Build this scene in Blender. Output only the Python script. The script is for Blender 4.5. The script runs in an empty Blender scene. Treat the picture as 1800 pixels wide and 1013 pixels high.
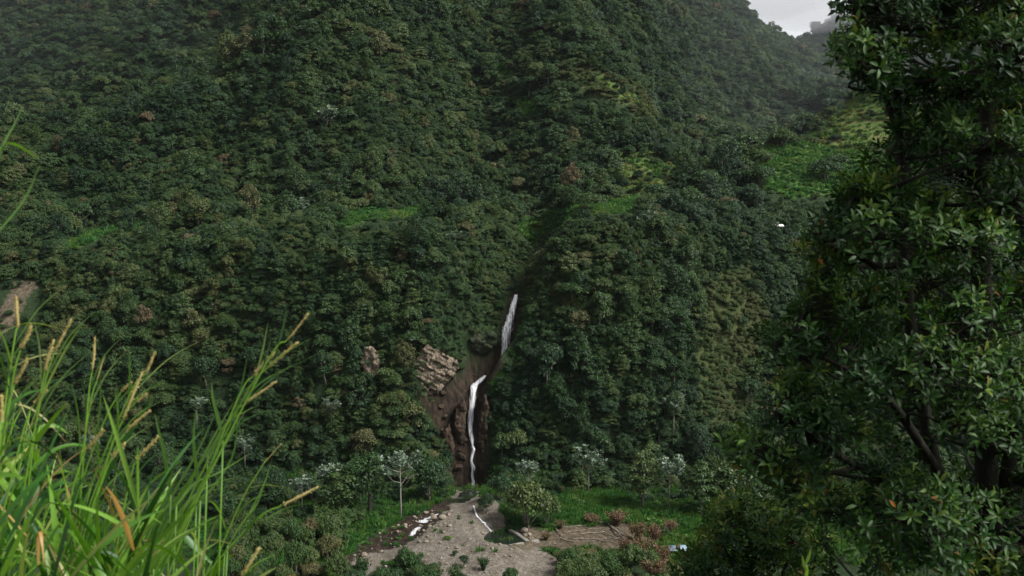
import bpy, math, random
import numpy as np
from mathutils import Vector

random.seed(7)
RNG = np.random.default_rng(7)
SC = bpy.context.scene
COL = SC.collection

# ------------------------------------------------------------------ camera model (photo is 1800 x 1013)
F, CX, CY = 1930.0, 900.0, 506.5
HORIZON = 330.0
PITCH = math.atan((CY - HORIZON) / F)
CAM = np.array([0.0, 0.0, 70.0])
FWD = np.array([0.0, math.cos(PITCH), -math.sin(PITCH)])
UP = np.array([0.0, math.sin(PITCH), math.cos(PITCH)])


def P(px, py, D):
    """the place seen at photo point (px, py) that lies D metres ahead of the viewpoint"""
    r = np.array([(px - CX) / F, 0.0, 0.0]) + UP * ((CY - py) / F) + FWD
    return CAM + r * (D / r[1])


def project(x, y, z):
    d = np.stack([x - CAM[0], y - CAM[1], z - CAM[2]], -1)
    dep = d @ FWD
    dep = np.where(np.abs(dep) < 1e-6, 1e-6, dep)
    return CX + F * d[..., 0] / dep, CY - F * (d @ UP) / dep, dep


# ------------------------------------------------------------------ noise
def _hash(ix, iy, seed):
    h = (ix.astype(np.int64) * 374761393 + iy.astype(np.int64) * 668265263 + seed * 1442695041) & 0x7FFFFFFF
    h = ((h ^ (h >> 13)) * 1274126177) & 0x7FFFFFFF
    h = h ^ (h >> 16)
    return (h & 0xFFFFFF) / float(0xFFFFFF)


def vnoise(x, y, seed=0):
    x = np.asarray(x, float); y = np.asarray(y, float)
    ix, iy = np.floor(x), np.floor(y)
    fx, fy = x - ix, y - iy
    fx = fx * fx * fx * (fx * (fx * 6 - 15) + 10); fy = fy * fy * fy * (fy * (fy * 6 - 15) + 10)
    a, b = _hash(ix, iy, seed), _hash(ix + 1, iy, seed)
    c, d = _hash(ix, iy + 1, seed), _hash(ix + 1, iy + 1, seed)
    return (a + (b - a) * fx) * (1 - fy) + (c + (d - c) * fx) * fy - 0.5


def fbm(x, y, seed=0, octaves=4):
    s, a = 0.0, 1.0
    for i in range(octaves):
        s = s + a * vnoise(x * 2 ** i + 17.3 * i, y * 2 ** i - 9.1 * i, seed + i)
        a *= 0.5
    return s


# ------------------------------------------------------------------ the valley's shape
# one profile per bearing; every knot is (photo row of the canopy or ground, metres ahead, canopy height to take off)
#      px    bluff_mid        bluff_crest     bench           lower_slope     mid_slope       near_ridge      dip              far_slope        far_top
PROFILES = [
    (-900, (640, 290, 3), (520, 325, 5), (505, 336, 2), (470, 356, 5), (440, 386, 6), (420, 400, 6), (450, 450, 6), (420, 660, 6), (-60, 1050, 6)),
    (-300, (640, 289, 3), (490, 322, 5), (475, 336, 2), (430, 356, 5), (370, 386, 6), (325, 405, 6), (370, 455, 6), (325, 660, 6), (-100, 1050, 6)),
    (0,    (640, 287, 3), (470, 318, 5), (450, 332, 1), (395, 352, 4), (310, 386, 6), (232, 408, 6), (330, 500, 6), (235, 660, 6), (-150, 1050, 6)),
    (100,  (640, 286, 3), (460, 316, 5), (437, 326, 0), (390, 350, 2), (300, 386, 6), (198, 415, 6), (300, 505, 6), (195, 660, 6), (-165, 1050, 6)),
    (200,  (640, 284, 3), (445, 312, 5), (425, 326, 0), (385, 350, 2), (285, 387, 6), (150, 424, 6), (250, 515, 6), (150, 660, 6), (-180, 1050, 6)),
    (300,  (640, 281, 3), (420, 308, 5), (400, 330, 3), (365, 350, 4), (250, 392, 6), (90, 434, 6), (185, 525, 6), (95, 660, 6), (-200, 1050, 6)),
    (400,  (640, 278, 3), (400, 303, 5), (385, 332, 2), (345, 352, 5), (220, 396, 6), (55, 444, 6), (140, 530, 6), (60, 660, 6), (-220, 1050, 6)),
    (500,  (640, 273, 3), (398, 296, 5), (377, 337, 1), (338, 354, 5), (208, 400, 6), (8, 460, 6), (70, 525, 6), (5, 620, 6), (-250, 1050, 6)),
    (600,  (640, 269, 3), (396, 291, 5), (371, 340, 0), (333, 356, 5), (200, 402, 6), (-40, 490, 6), (-60, 530, 6), (-110, 600, 6), (-300, 800, 6)),
    (800,  (640, 264, 3), (382, 287, 5), (367, 342, 0), (336, 358, 5), (200, 405, 6), (-60, 502, 6), (-90, 545, 6), (-140, 620, 6), (-320, 820, 6)),
    (900,  (640, 271, 3), (385, 297, 5), (372, 340, 0), (340, 358, 5), (205, 405, 6), (-55, 506, 6), (-85, 550, 6), (-130, 640, 6), (-300, 840, 6)),
    (1000, (640, 266, 3), (372, 290, 5), (358, 340, 0), (335, 358, 4), (225, 405, 6), (0, 515, 6), (-20, 560, 6), (-60, 620, 6), (-200, 880, 6)),
    (1060, (640, 265, 3), (368, 288, 5), (354, 338, 1), (338, 354, 3), (262, 388, 4), (78, 490, 5), (92, 524, 6), (50, 570, 6), (-150, 900, 6)),
    (1100, (640, 265, 3), (368, 288, 5), (352, 338, 1), (338, 352, 1), (280, 382, 2), (135, 468, 5), (168, 508, 6), (118, 566, 6), (-125, 910, 6)),
    (1150, (640, 266, 3), (368, 290, 5), (352, 338, 1), (336, 352, 1), (285, 380, 2), (205, 435, 5), (238, 482, 6), (190, 570, 6), (-100, 930, 6)),
    (1200, (640, 268, 3), (370, 293, 5), (353, 336, 2), (332, 350, 4), (306, 365, 5), (282, 385, 6), (320, 430, 6), (276, 580, 6), (-50, 960, 6)),
    (1300, (640, 276, 3), (375, 302, 5), (357, 336, 2), (318, 352, 4), (290, 366, 4), (258, 384, 5), (320, 440, 6), (254, 640, 6), (20, 1050, 6)),
    (1350, (640, 279, 3), (380, 308, 5), (363, 336, 2), (318, 356, 1), (275, 375, 1), (228, 396, 4), (315, 440, 6), (240, 720, 6), (46, 1080, 6)),
    (1400, (640, 279, 4), (385, 315, 6), (370, 336, 2), (312, 360, 0), (262, 382, 0), (205, 405, 3), (300, 450, 6), (214, 750, 6), (68, 1100, 6)),
    (1450, (640, 279, 4), (385, 315, 6), (370, 336, 2), (300, 366, 0), (250, 386, 0), (190, 412, 1), (290, 460, 6), (190, 780, 6), (98, 1120, 6)),
    (1500, (640, 279, 4), (385, 315, 6), (370, 336, 2), (290, 370, 0), (240, 390, 0), (176, 418, 0), (280, 470, 6), (180, 800, 6), (150, 1120, 6)),
    (1600, (640, 279, 4), (385, 315, 6), (370, 336, 2), (280, 372, 0), (225, 394, 0), (150, 425, 0), (270, 480, 6), (180, 800, 6), (170, 1120, 6)),
    (1800, (640, 279, 4), (390, 315, 6), (375, 336, 2), (280, 372, 2), (200, 400, 5), (110, 440, 6), (250, 490, 6), (170, 800, 6), (160, 1120, 6)),
    (2700, (640, 279, 4), (400, 315, 6), (385, 336, 2), (280, 372, 4), (160, 410, 6), (60, 460, 6), (200, 520, 6), (150, 800, 6), (140, 1120, 6)),
]
FAR_CREST = [(-900, 200), (600, 120), (1200, 100), (1390, 84), (1425, 70), (1450, 50), (1480, 34), (1520, 22), (1560, 8), (1650, -20), (1800, -60), (2700, -60)]


def _build_table():
    us = np.linspace(-1.6, 1.6, 1601)
    pu = np.array([(p[0] - CX) / F for p in PROFILES])
    nk = len(PROFILES[0]) - 1
    Ds, Zs = [], []
    for D0, z0 in ((-80, 71.0), (-8, 68.9), (3.0, 68.2), (7.0, 66.2), (20, 55.0), (70, 14.0), (108, -3.0), (150, -2.5), (205, -0.6)):
        Ds.append(np.full_like(us, D0)); Zs.append(np.full_like(us, z0))
    Ds.append(np.interp(us, [-.6, -.2, -0.06, -0.03, 0.04, 0.18, .4], [262, 257, 253, 258, 254, 255, 262.0])); Zs.append(np.full_like(us, 1.0))
    for k in range(nk):
        d = np.array([p[k + 1][1] for p in PROFILES], float)
        z = np.array([P(p[0], p[k + 1][0], p[k + 1][1])[2] - p[k + 1][2] for p in PROFILES])
        Ds.append(np.interp(us, pu, d)); Zs.append(np.interp(us, pu, z))
    fu = np.array([(p[0] - CX) / F for p in FAR_CREST])
    fz = np.array([P(p[0], p[1], 1900)[2] - 8 for p in FAR_CREST])
    Ds.append(np.full_like(us, 1450.0)); Zs.append(Zs[-1] - 110)
    Ds.append(np.full_like(us, 1900.0)); Zs.append(np.interp(us, fu, fz))
    Ds.append(np.full_like(us, 2600.0)); Zs.append(Zs[-1] - 200)
    D = np.stack(Ds, 1); Z = np.stack(Zs, 1)
    g = np.exp(-0.5 * (np.arange(-18, 19) / 6.0) ** 2); g /= g.sum()
    for A in (D, Z):
        for k in range(A.shape[1]):
            A[:, k] = np.convolve(np.pad(A[:, k], 18, mode='edge'), g, mode='valid')
    h = np.diff(D, axis=1); dl = np.diff(Z, axis=1) / h
    M = np.zeros_like(Z)
    M[:, 0] = dl[:, 0]; M[:, -1] = dl[:, -1]
    same = dl[:, :-1] * dl[:, 1:] > 0
    w1 = 2 * h[:, 1:] + h[:, :-1]; w2 = h[:, 1:] + 2 * h[:, :-1]
    with np.errstate(divide='ignore', invalid='ignore'):
        m = (w1 + w2) / (w1 / dl[:, :-1] + w2 / dl[:, 1:])
    M[:, 1:-1] = np.where(same, m, 0.0)
    return us, D, Z, M


TU, TD, TZ, TM = _build_table()
# the gully of the falls: centre line by photo point and distance
GULLY = [P(*g) for g in ((836, 884, 252), (832, 866, 259), (829, 855, 263.5), (828, 780, 267.2), (829, 690, 271.5), (851, 664, 278.5),
                         (883, 636, 281.5), (893, 570, 286.0), (909, 517, 290.0), (925, 500, 298), (938, 470, 312), (942, 435, 330), (940, 400, 352))]
RAVINES = [([P(940, 400, 338), P(905, 300, 385), P(850, 180, 440), P(838, 60, 505), P(850, -40, 580)], 15.0, 20.0), ([P(470, 380, 342), P(420, 280, 375), P(380, 170, 415), P(372, 100, 470)], 10.0, 15.0), ([P(1000, 330, 360), P(985, 240, 400), P(960, 130, 470), P(955, 40, 540)], -7.0, 16.0), ([P(660, 330, 352), P(640, 200, 400), P(600, 60, 470), P(580, -40, 540)], -7.0, 22.0), ([P(180, 380, 345), P(120, 300, 385), P(60, 240, 420)], 9.0, 14.0)]
GD = np.array([g[1] for g in GULLY]); GX = np.array([g[0] for g in GULLY]); GZ = np.array([g[2] for g in GULLY]) - 0.6


def height(x, y):
    x = np.asarray(x, float); y = np.asarray(y, float)
    shp = x.shape
    x, y = x.ravel(), y.ravel()
    out = np.empty_like(x)
    for s in range(0, len(x), 120000):
        out[s:s + 120000] = _height(x[s:s + 120000], y[s:s + 120000])
    return out.reshape(shp)


def _height(x, y):
    u = np.clip(x / np.maximum(y, 30.0), -1.59, 1.59)
    fi = (u + 1.6) / 3.2 * (len(TU) - 1)
    i = np.clip(fi.astype(int), 0, len(TU) - 2); t = (fi - i)[:, None]
    D = TD[i] * (1 - t) + TD[i + 1] * t
    Z = TZ[i] * (1 - t) + TZ[i + 1] * t
    M = TM[i] * (1 - t) + TM[i + 1] * t
    yy = np.clip(y, D[:, 0], D[:, -1])
    k = np.clip((yy[:, None] >= D).sum(1) - 1, 0, D.shape[1] - 2)
    r = np.arange(len(x))
    d0, d1, z0, z1, m0, m1 = D[r, k], D[r, k + 1], Z[r, k], Z[r, k + 1], M[r, k], M[r, k + 1]
    h = d1 - d0; s = (yy - d0) / h
    z = (2 * s ** 3 - 3 * s ** 2 + 1) * z0 + (s ** 3 - 2 * s ** 2 + s) * h * m0 + (-2 * s ** 3 + 3 * s ** 2) * z1 + (s ** 3 - s ** 2) * h * m1
    # folds and lumps
    far = np.clip((y - 255) / 40, 0, 1)
    z += far * 3.0 * fbm(x / 26.0, y / 26.0, 3, 4)
    mt = np.clip((y - 350) / 80, 0, 1)
    z += mt * (8.0 * fbm(x / 60.0, y / 90.0, 11, 3)) + mt * 34.0 * (0.20 - np.abs(vnoise((x + 0.5 * (y - 430) * np.tanh(x / 60)) / 52.0, y / 420.0, 29)))
    z += mt * 26.0 * (0.20 - np.abs(vnoise((x + 0.7 * (y - 430) * np.tanh((x - 20) / 60)) / 105.0 + 0.37, y / 700.0, 31)))
    z += np.clip((y - 560) / 200, 0, 1) * 16.0 * fbm(x / 130.0, y / 200.0, 17, 3)
    near = np.clip((y - 120) / 40, 0, 1) * (1 - far)
    z += near * 0.9 * fbm(x / 12.0, y / 12.0, 41, 4)
    # side ravines running down the mountain
    for line, dep_, wid in RAVINES:
        ly = np.array([q[1] for q in line]); lx = np.array([q[0] for q in line])
        on_ = np.clip((y - ly[0]) / 25, 0, 1) * np.clip((ly[-1] - y) / 50, 0, 1)
        xr = np.interp(y, ly, lx) + 6 * vnoise(y / 25.0, y * 0 + dep_, 33)
        z -= on_ * dep_ * np.exp(-np.abs((x - xr) / wid) ** 1.5)
    # gully of the falls cut into the bluff
    on = (y > 250) & (y < 352)
    cx = np.interp(y, GD, GX); cz = np.interp(y, GD, GZ)
    dist = x - cx
    low = np.clip((276 - y) / 12, 0, 1)
    wl = 2.2 + 3.6 * low; wr = 1.9
    rec = np.clip((y - 281) / 5, 0, 1) * np.clip((322 - y) / 14, 0, 1)  # hollow beside the upper fall, under the near shoulder
    kl = 2.7 - 1.3 * low
    fade = np.clip((y - 322) / 30, 0, 1)
    cut = cz + np.where(dist < 0, rec * (np.clip(-dist - wl, 0, 9) * 0.75 + np.maximum(-dist - wl - 9, 0) * 3.6) + (1 - rec) * np.maximum(-dist - wl, 0) * kl, np.maximum(dist - wr, 0) * 1.75) + (1.0 * fbm(x / 3.0, y / 3.0, 5, 4) + 0.8 * np.abs(fbm(x / 1.1, y / 5.0, 6, 2))) * np.clip((y - 262) / 4, 0, 1)
    c = np.where(on, np.minimum(z, cut), z)
    z = np.where(on, c * (1 - fade) + z * fade, z)
    # spoil fan in front of the falls
    fx, fy = FAN
    d2 = ((x - fx) / 15.0) ** 2 + ((y - fy) / 28.0) ** 2
    z += 2.4 * np.clip(1 - d2, 0, 1) ** 0.8 * np.clip((262 - y) / 8, 0, 1)
    # pool hollow and stream beds
    for (bx, by, rx, ry, dp) in HOLLOWS:
        z -= dp * np.exp(-(((x - bx) / rx) ** 2 + ((y - by) / ry) ** 2))
    e = ((x - POOL[0]) / 4.2) ** 2 + ((y - POOL[1]) / 6.5) ** 2
    k = np.clip(1.6 - e, 0, 1)
    z = np.where(k > 0, z * (1 - k) + np.minimum(z, POOL[2] - 0.8) * k, z)
    return z


def floor_pt(px, py, z=0.3):
    s = P(px, py, 1.0)
    D = (CAM[2] - z) / (CAM[2] - s[2])
    return P(px, py, D)


_f = floor_pt(815, 935, 1.5); FAN = (_f[0], _f[1])
HOLLOWS = []
POOL = floor_pt(884, 945, 0.2)
for (px, py, rx, ry, dp) in ((852, 922, 1.2, 5, 0.7), (745, 920, 3.0, 4, 0.9), (728, 938, 2.4, 4, 0.9), (700, 955, 3, 4, .5), (868, 900, 4.0, 6.0, -2.4)):
    q = floor_pt(px, py); HOLLOWS.append((q[0], q[1], rx, ry, dp))


def ground_at(px, py, dmin=120.0, dmax=2200.0):
    """where the line of sight through a photo point meets the bare terrain"""
    Ds = np.concatenate([np.arange(dmin, 360, 0.25), np.arange(360, 700, 1.0), np.arange(700, 2300, 4.0)])
    Ds = Ds[(Ds >= dmin) & (Ds <= dmax)]
    r = np.array([(px - CX) / F, 0.0, 0.0]) + UP * ((CY - py) / F) + FWD
    pts = CAM + r[None, :] * (Ds / r[1])[:, None]
    h = height(pts[:, 0], pts[:, 1])
    hit = np.nonzero(h >= pts[:, 2])[0]
    j = hit[0] if len(hit) else len(Ds) - 1
    p = pts[j].copy(); p[2] = h[j]
    return p


# ------------------------------------------------------------------ cover of the ground, outlined on the photo and laid on the land
def in_poly(px, py, poly):
    inside = np.zeros(px.shape, bool)
    n = len(poly)
    for a in range(n):
        x1, y1 = poly[a]; x2, y2 = poly[(a + 1) % n]
        if y1 == y2:
            continue
        c = ((y1 > py) != (y2 > py)) & (px < (x2 - x1) * (py - y1) / (y2 - y1) + x1)
        inside ^= c
    return inside


COVER = [  # kind, metres from, to, outline
    ('soil', 254, 284, [(728, 700), (752, 672), (800, 664), (826, 630), (876, 622), (892, 636), (868, 668), (852, 700), (853, 780), (856, 872), (790, 876), (786, 800), (764, 745)]),
    ('soil', 276, 330, [(870, 655), (876, 590), (888, 540), (900, 512), (914, 510), (914, 560), (902, 620), (892, 645)]),
    ('gravel', 150, 262, [(786, 880), (800, 866), (842, 862), (842, 892), (862, 926), (884, 956), (940, 962), (1000, 985), (1060, 1040), (745, 1040), (775, 990), (768, 962), (722, 954), (740, 930), (775, 900)]),
    ('gravel', 200, 262, [(845, 872), (862, 868), (888, 905), (892, 930), (868, 936), (848, 905)]),
    ('soil', 150, 262, [(560, 1040), (600, 985), (640, 955), (715, 912), (740, 900), (790, 872), (800, 880), (745, 935), (722, 956), (660, 975), (630, 1040)]),
    ('slip', 150, 262, [(890, 935), (960, 922), (1100, 920), (1150, 950), (1120, 965), (960, 965), (900, 960)]),
    ('gravel', 150, 262, [(560, 1040), (600, 1002), (640, 978), (715, 958), (745, 942), (778, 968), (770, 992), (690, 984), (650, 1005), (620, 1040)]),
    ('meadow', 200, 262, [(940, 935), (965, 890), (1000, 872), (1090, 862), (1140, 890), (1262, 915), (1300, 960), (1240, 968), (1150, 948), (1100, 918)]),
    ('meadow', 150, 262, [(540, 1040), (560, 985), (640, 930), (700, 905), (728, 906), (640, 950), (600, 985), (580, 1040)]),
    ('meadow', 284, 362, [(108, 440), (150, 398), (200, 388), (255, 384), (248, 404), (190, 412), (130, 440)]),
    ('meadow', 284, 362, [(560, 400), (610, 372), (660, 366), (760, 366), (790, 376), (740, 386), (650, 388), (590, 402)]),
    ('meadow', 284, 362, [(905, 400), (935, 372), (985, 368), (1060, 352), (1130, 345), (1120, 372), (1000, 385), (960, 420), (935, 430)]),
    ('field', 340, 420, [(1088, 268), (1150, 266), (1195, 292), (1180, 322), (1130, 340), (1100, 330)]),
    ('scrub', 400, 520, [(975, 128), (1005, 108), (1060, 128), (1115, 152), (1160, 182), (1180, 212), (1130, 204), (1075, 176), (1015, 158)]),
    ('field', 400, 520, [(1020, 128), (1060, 136), (1110, 160), (1150, 190), (1120, 186), (1070, 160)]),
    ('meadow', 380, 480, [(850, 112), (880, 118), (905, 128), (880, 132)]),
    ('meadow', 400, 560, [(1062, 8), (1085, 14), (1102, 40), (1090, 52), (1070, 34)]),
    ('meadow', 400, 520, [(895, 175), (940, 176), (955, 198), (915, 205)]),
    ('meadow', 340, 440, [(1332, 262), (1400, 255), (1490, 258), (1640, 300), (1640, 345), (1440, 345), (1390, 350), (1338, 330)]),
    ('field', 360, 460, [(1398, 256), (1402, 236), (1440, 205), (1480, 172), (1600, 140), (1700, 260), (1490, 262)]),
    ('scrub', 262, 330, [(1232, 520), (1262, 480), (1322, 470), (1352, 560), (1345, 660), (1300, 770), (1232, 745), (1222, 640)]),
    ('meadow', 262, 320, [(918, 500), (938, 500), (932, 550), (905, 625), (875, 680), (862, 700), (868, 664), (898, 640), (916, 570), (926, 515)]),
    ('slip', 270, 350, [(-20, 575), (6, 530), (24, 498), (50, 490), (66, 504), (46, 528), (28, 560), (6, 590), (-20, 600)]),
]
KINDS = ('soil', 'gravel', 'meadow', 'scrub', 'field', 'slip')


def cover_at(x, y, z):
    """share of each cover at points of the land (0..1)"""
    px, py, dep = project(x, y, z)
    fr = np.clip((y - 330) / 60, 0, 1)
    j = (5.0 + 7.0 * (y < 262)) * fbm(x / 2.5, y / 2.5, 77, 3) + fr * 26 * fbm(x / 9, y / 9, 79, 3)
    j2 = (5.0 + 6.0 * (y < 262)) * fbm(x / 2.5 + 50, y / 2.5, 78, 3) + fr * 20 * fbm(x / 9 + 30, y / 9, 80, 3)
    w = {k: np.zeros(x.shape) for k in KINDS}
    for kind, d0, d1, poly in COVER:
        s = 1.0 if d0 < 300 else 0.8
        m = (y > d0) & (y < d1) & in_poly(px + j * s, py + j2 * s * 0.7, poly)
        for k in KINDS:
            w[k] = np.where(m, 1.0 if k == kind else 0.0, w[k])
    return w


# ------------------------------------------------------------------ mesh helpers
def new_mesh(name, verts, faces, mat=None, smooth=False, attrs=None):
    """faces: M x 3 or M x 4 array; or a list of such arrays"""
    me = bpy.data.meshes.new(name)
    verts = np.asarray(verts, np.float32)
    fl = faces if isinstance(faces, list) else [faces]
    fl = [np.asarray(f, np.int32) for f in fl if len(f)]
    loops = np.concatenate([f.ravel() for f in fl])
    sizes = np.concatenate([np.full(len(f), f.shape[1], np.int32) for f in fl])
    me.vertices.add(len(verts)); me.vertices.foreach_set('co', verts.ravel())
    me.loops.add(len(loops)); me.loops.foreach_set('vertex_index', loops)
    me.polygons.add(len(sizes))
    start = np.zeros(len(sizes), np.int32); start[1:] = np.cumsum(sizes)[:-1]
    me.polygons.foreach_set('loop_start', start)
    if smooth:
        me.polygons.foreach_set('use_smooth', np.ones(len(sizes), bool))
    for an, (kind, data) in (attrs or {}).items():
        a = me.attributes.new(an, kind, 'POINT')
        d = np.asarray(data, np.float32)
        if kind == 'FLOAT':
            a.data.foreach_set('value', d.ravel())
        elif kind == 'FLOAT_VECTOR':
            a.data.foreach_set('vector', d.ravel())
        else:
            a.data.foreach_set('color', d.ravel())
    me.update(calc_edges=True)
    if mat is not None:
        me.materials.append(mat)
    return me


class Geo:
    """collects pieces of ONE mesh"""
    def __init__(self):
        self.v, self.q, self.t, self.a, self.n = [], [], [], [], 0

    def add(self, v, q=None, t=None, var=0.5):
        v = np.asarray(v, float)
        self.v.append(v)
        if q is not None and len(q): self.q.append(np.asarray(q) + self.n)
        if t is not None and len(t): self.t.append(np.asarray(t) + self.n)
        self.a.append(np.full(len(v), var) if np.isscalar(var) else np.asarray(var, float))
        self.n += len(v)

    def mesh(self, name, mat, smooth=False):
        f = []
        if self.q: f.append(np.concatenate(self.q))
        if self.t: f.append(np.concatenate(self.t))
        return new_mesh(name, np.concatenate(self.v), f, mat, smooth, {'leafvar': ('FLOAT', np.concatenate(self.a))})


def tube(geo, pts, radii, sides=6, var=0.5, cap=True):
    pts = np.asarray(pts, float); n = len(pts)
    radii = np.broadcast_to(np.asarray(radii, float), (n,))
    tan = np.gradient(pts, axis=0)
    tan /= np.maximum(np.linalg.norm(tan, axis=1, keepdims=True), 1e-9)
    ref = np.array([0.31, 0.91, 0.27]) if abs(tan[0][2]) > 0.7 else np.array([0.1, 0.2, 1.0])
    a = np.cross(tan, ref); a /= np.maximum(np.linalg.norm(a, axis=1, keepdims=True), 1e-9)
    b = np.cross(tan, a)
    th = np.arange(sides) / sides * 2 * math.pi
    ring = np.cos(th)[None, :, None] * a[:, None, :] + np.sin(th)[None, :, None] * b[:, None, :]
    v = (pts[:, None, :] + ring * radii[:, None, None]).reshape(-1, 3)
    i = np.arange(n - 1)[:, None] * sides; j = np.arange(sides)[None, :]; jn = (j + 1) % sides
    q = np.stack([i + j, i + jn, i + sides + jn, i + sides + j], -1).reshape(-1, 4)
    t = []
    if cap:
        v = np.concatenate([v, pts[:1], pts[-1:]])
        c0, c1, l0 = n * sides, n * sides + 1, (n - 1) * sides
        for k in range(sides):
            t.append((c0, (k + 1) % sides, k)); t.append((c1, l0 + k, l0 + (k + 1) % sides))
    geo.add(v, q, np.array(t) if t else None, var)


def unit(v):
    v = np.asarray(v, float)
    return v / np.maximum(np.linalg.norm(v, axis=-1, keepdims=True), 1e-9)


def leaf_cards(geo, c, nrm, L, W, rng, fold=0.0, dirs=None, var=None):
    """many leaves at once: rhombus (two triangles folded on the midrib when fold > 0)"""
    c = np.asarray(c, float); n = len(c)
    nrm = unit(nrm)
    if dirs is None:
        dirs = rng.normal(size=(n, 3))
    d = dirs - (dirs * nrm).sum(1, keepdims=True) * nrm
    d = unit(d); s = np.cross(nrm, d)
    L = np.broadcast_to(np.asarray(L, float), (n,))[:, None]; W = np.broadcast_to(np.asarray(W, float), (n,))[:, None]
    base = c; tip = c + d * L - nrm * L * fold * 0.5
    mid = c + d * L * 0.5
    l = mid + s * W * 0.5 + nrm * W * fold; r = mid - s * W * 0.5 + nrm * W * fold
    v = np.stack([base, r, tip, l], 1).reshape(-1, 3)
    i = np.arange(n)[:, None] * 4
    if fold > 0:
        t = np.concatenate([i + np.array([[0, 1, 2]]), i + np.array([[0, 2, 3]])])
        q = None
    else:
        q, t = i + np.array([[0, 1, 2, 3]]), None
    va = rng.random(n) if var is None else var
    geo.add(v, q, t, np.repeat(va, 4))


def link(name, me, parent=None, loc=None):
    o = bpy.data.objects.new(name, me)
    COL.objects.link(o)
    if parent is not None: o.parent = parent
    if loc is not None: o.location = loc
    return o


def tag(o, label=None, cat=None, group=None, kind=None):
    if label: o['label'] = label
    if cat: o['category'] = cat
    if group: o['group'] = group
    if kind: o['kind'] = kind
    return o


def thing(name, label, cat, loc, group=None):
    o = bpy.data.objects.new(name, None)
    o.empty_display_size = 0.2
    COL.objects.link(o); o.location = loc
    return tag(o, label, cat, group)


# ------------------------------------------------------------------ materials
def material(name):
    m = bpy.data.materials.new(name); m.use_nodes = True
    nt = m.node_tree
    for n in list(nt.nodes): nt.nodes.remove(n)
    out = nt.nodes.new('ShaderNodeOutputMaterial')
    return m, nt, out


def N(nt, kind, **kw):
    n = nt.nodes.new(kind)
    ins = kw.pop('ins', {})
    for k, v in kw.items(): setattr(n, k, v)
    for k, v in ins.items(): n.inputs[k].default_value = v
    return n


def ramp(nt, fac, stops, interp='LINEAR'):
    r = nt.nodes.new('ShaderNodeValToRGB'); r.color_ramp.interpolation = interp
    els = r.color_ramp.elements
    while len(els) > 1: els.remove(els[-1])
    els[0].position = stops[0][0]; els[0].color = (*stops[0][1], 1)
    for p, c in stops[1:]:
        e = els.new(p); e.color = (*c, 1)
    if fac is not None: nt.links.new(fac, r.inputs[0])
    return r


def mix(nt, a, b, fac, blend='MIX'):
    n = nt.nodes.new('ShaderNodeMix'); n.data_type = 'RGBA'; n.blend_type = blend
    for sock, v in ((n.inputs[0], fac), (n.inputs[6], a), (n.inputs[7], b)):
        if isinstance(v, bpy.types.NodeSocket): nt.links.new(v, sock)
        else: sock.default_value = v if not isinstance(v, tuple) else (*v, 1)[:4]
    return n.outputs[2]


def maths(nt, op, a, b=None, clamp=False):
    n = nt.nodes.new('ShaderNodeMath'); n.operation = op; n.use_clamp = clamp
    for s, v in ((n.inputs[0], a), (n.inputs[1], b)):
        if v is None: continue
        if isinstance(v, bpy.types.NodeSocket): nt.links.new(v, s)
        else: s.default_value = v
    return n.outputs[0]


def foliage(name, stops, rough=0.55, spec=0.3, trans=0.25, vary=0.75, tinted=True, dry=None):
    """leaf material: hue from the plant's own tint, every leaf a little different"""
    m, nt, out = material(name)
    lv = N(nt, 'ShaderNodeAttribute', attribute_name='leafvar', attribute_type='GEOMETRY')
    if tinted:
        ti = N(nt, 'ShaderNodeAttribute', attribute_name='tint', attribute_type='INSTANCER')
        f = maths(nt, 'ADD', ti.outputs['Fac'], maths(nt, 'MULTIPLY', maths(nt, 'SUBTRACT', lv.outputs['Fac'], 0.5), 0.14), True)
        col = ramp(nt, f, stops).outputs[0]
    else:
        col = ramp(nt, lv.outputs['Fac'], stops).outputs[0]
    br = maths(nt, 'ADD', maths(nt, 'MULTIPLY', lv.outputs['Fac'], vary), 1.0 - vary * 0.5)
    c = N(nt, 'ShaderNodeVectorMath', operation='SCALE')
    nt.links.new(col, c.inputs[0]); nt.links.new(br, c.inputs['Scale'])
    p = N(nt, 'ShaderNodeBsdfPrincipled', ins={'Roughness': rough, 'Specular IOR Level': spec})
    nt.links.new(c.outputs[0], p.inputs['Base Color'])
    if trans > 0:
        tr = N(nt, 'ShaderNodeBsdfTranslucent')
        g = N(nt, 'ShaderNodeVectorMath', operation='MULTIPLY'); g.inputs[1].default_value = (1.15, 1.25, 0.5)
        nt.links.new(c.outputs[0], g.inputs[0]); nt.links.new(g.outputs[0], tr.inputs[0])
        ms = N(nt, 'ShaderNodeMixShader', ins={0: trans})
        nt.links.new(p.outputs[0], ms.inputs[1]); nt.links.new(tr.outputs[0], ms.inputs[2])
        nt.links.new(ms.outputs[0], out.inputs[0])
    else:
        nt.links.new(p.outputs[0], out.inputs[0])
    return m


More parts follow.
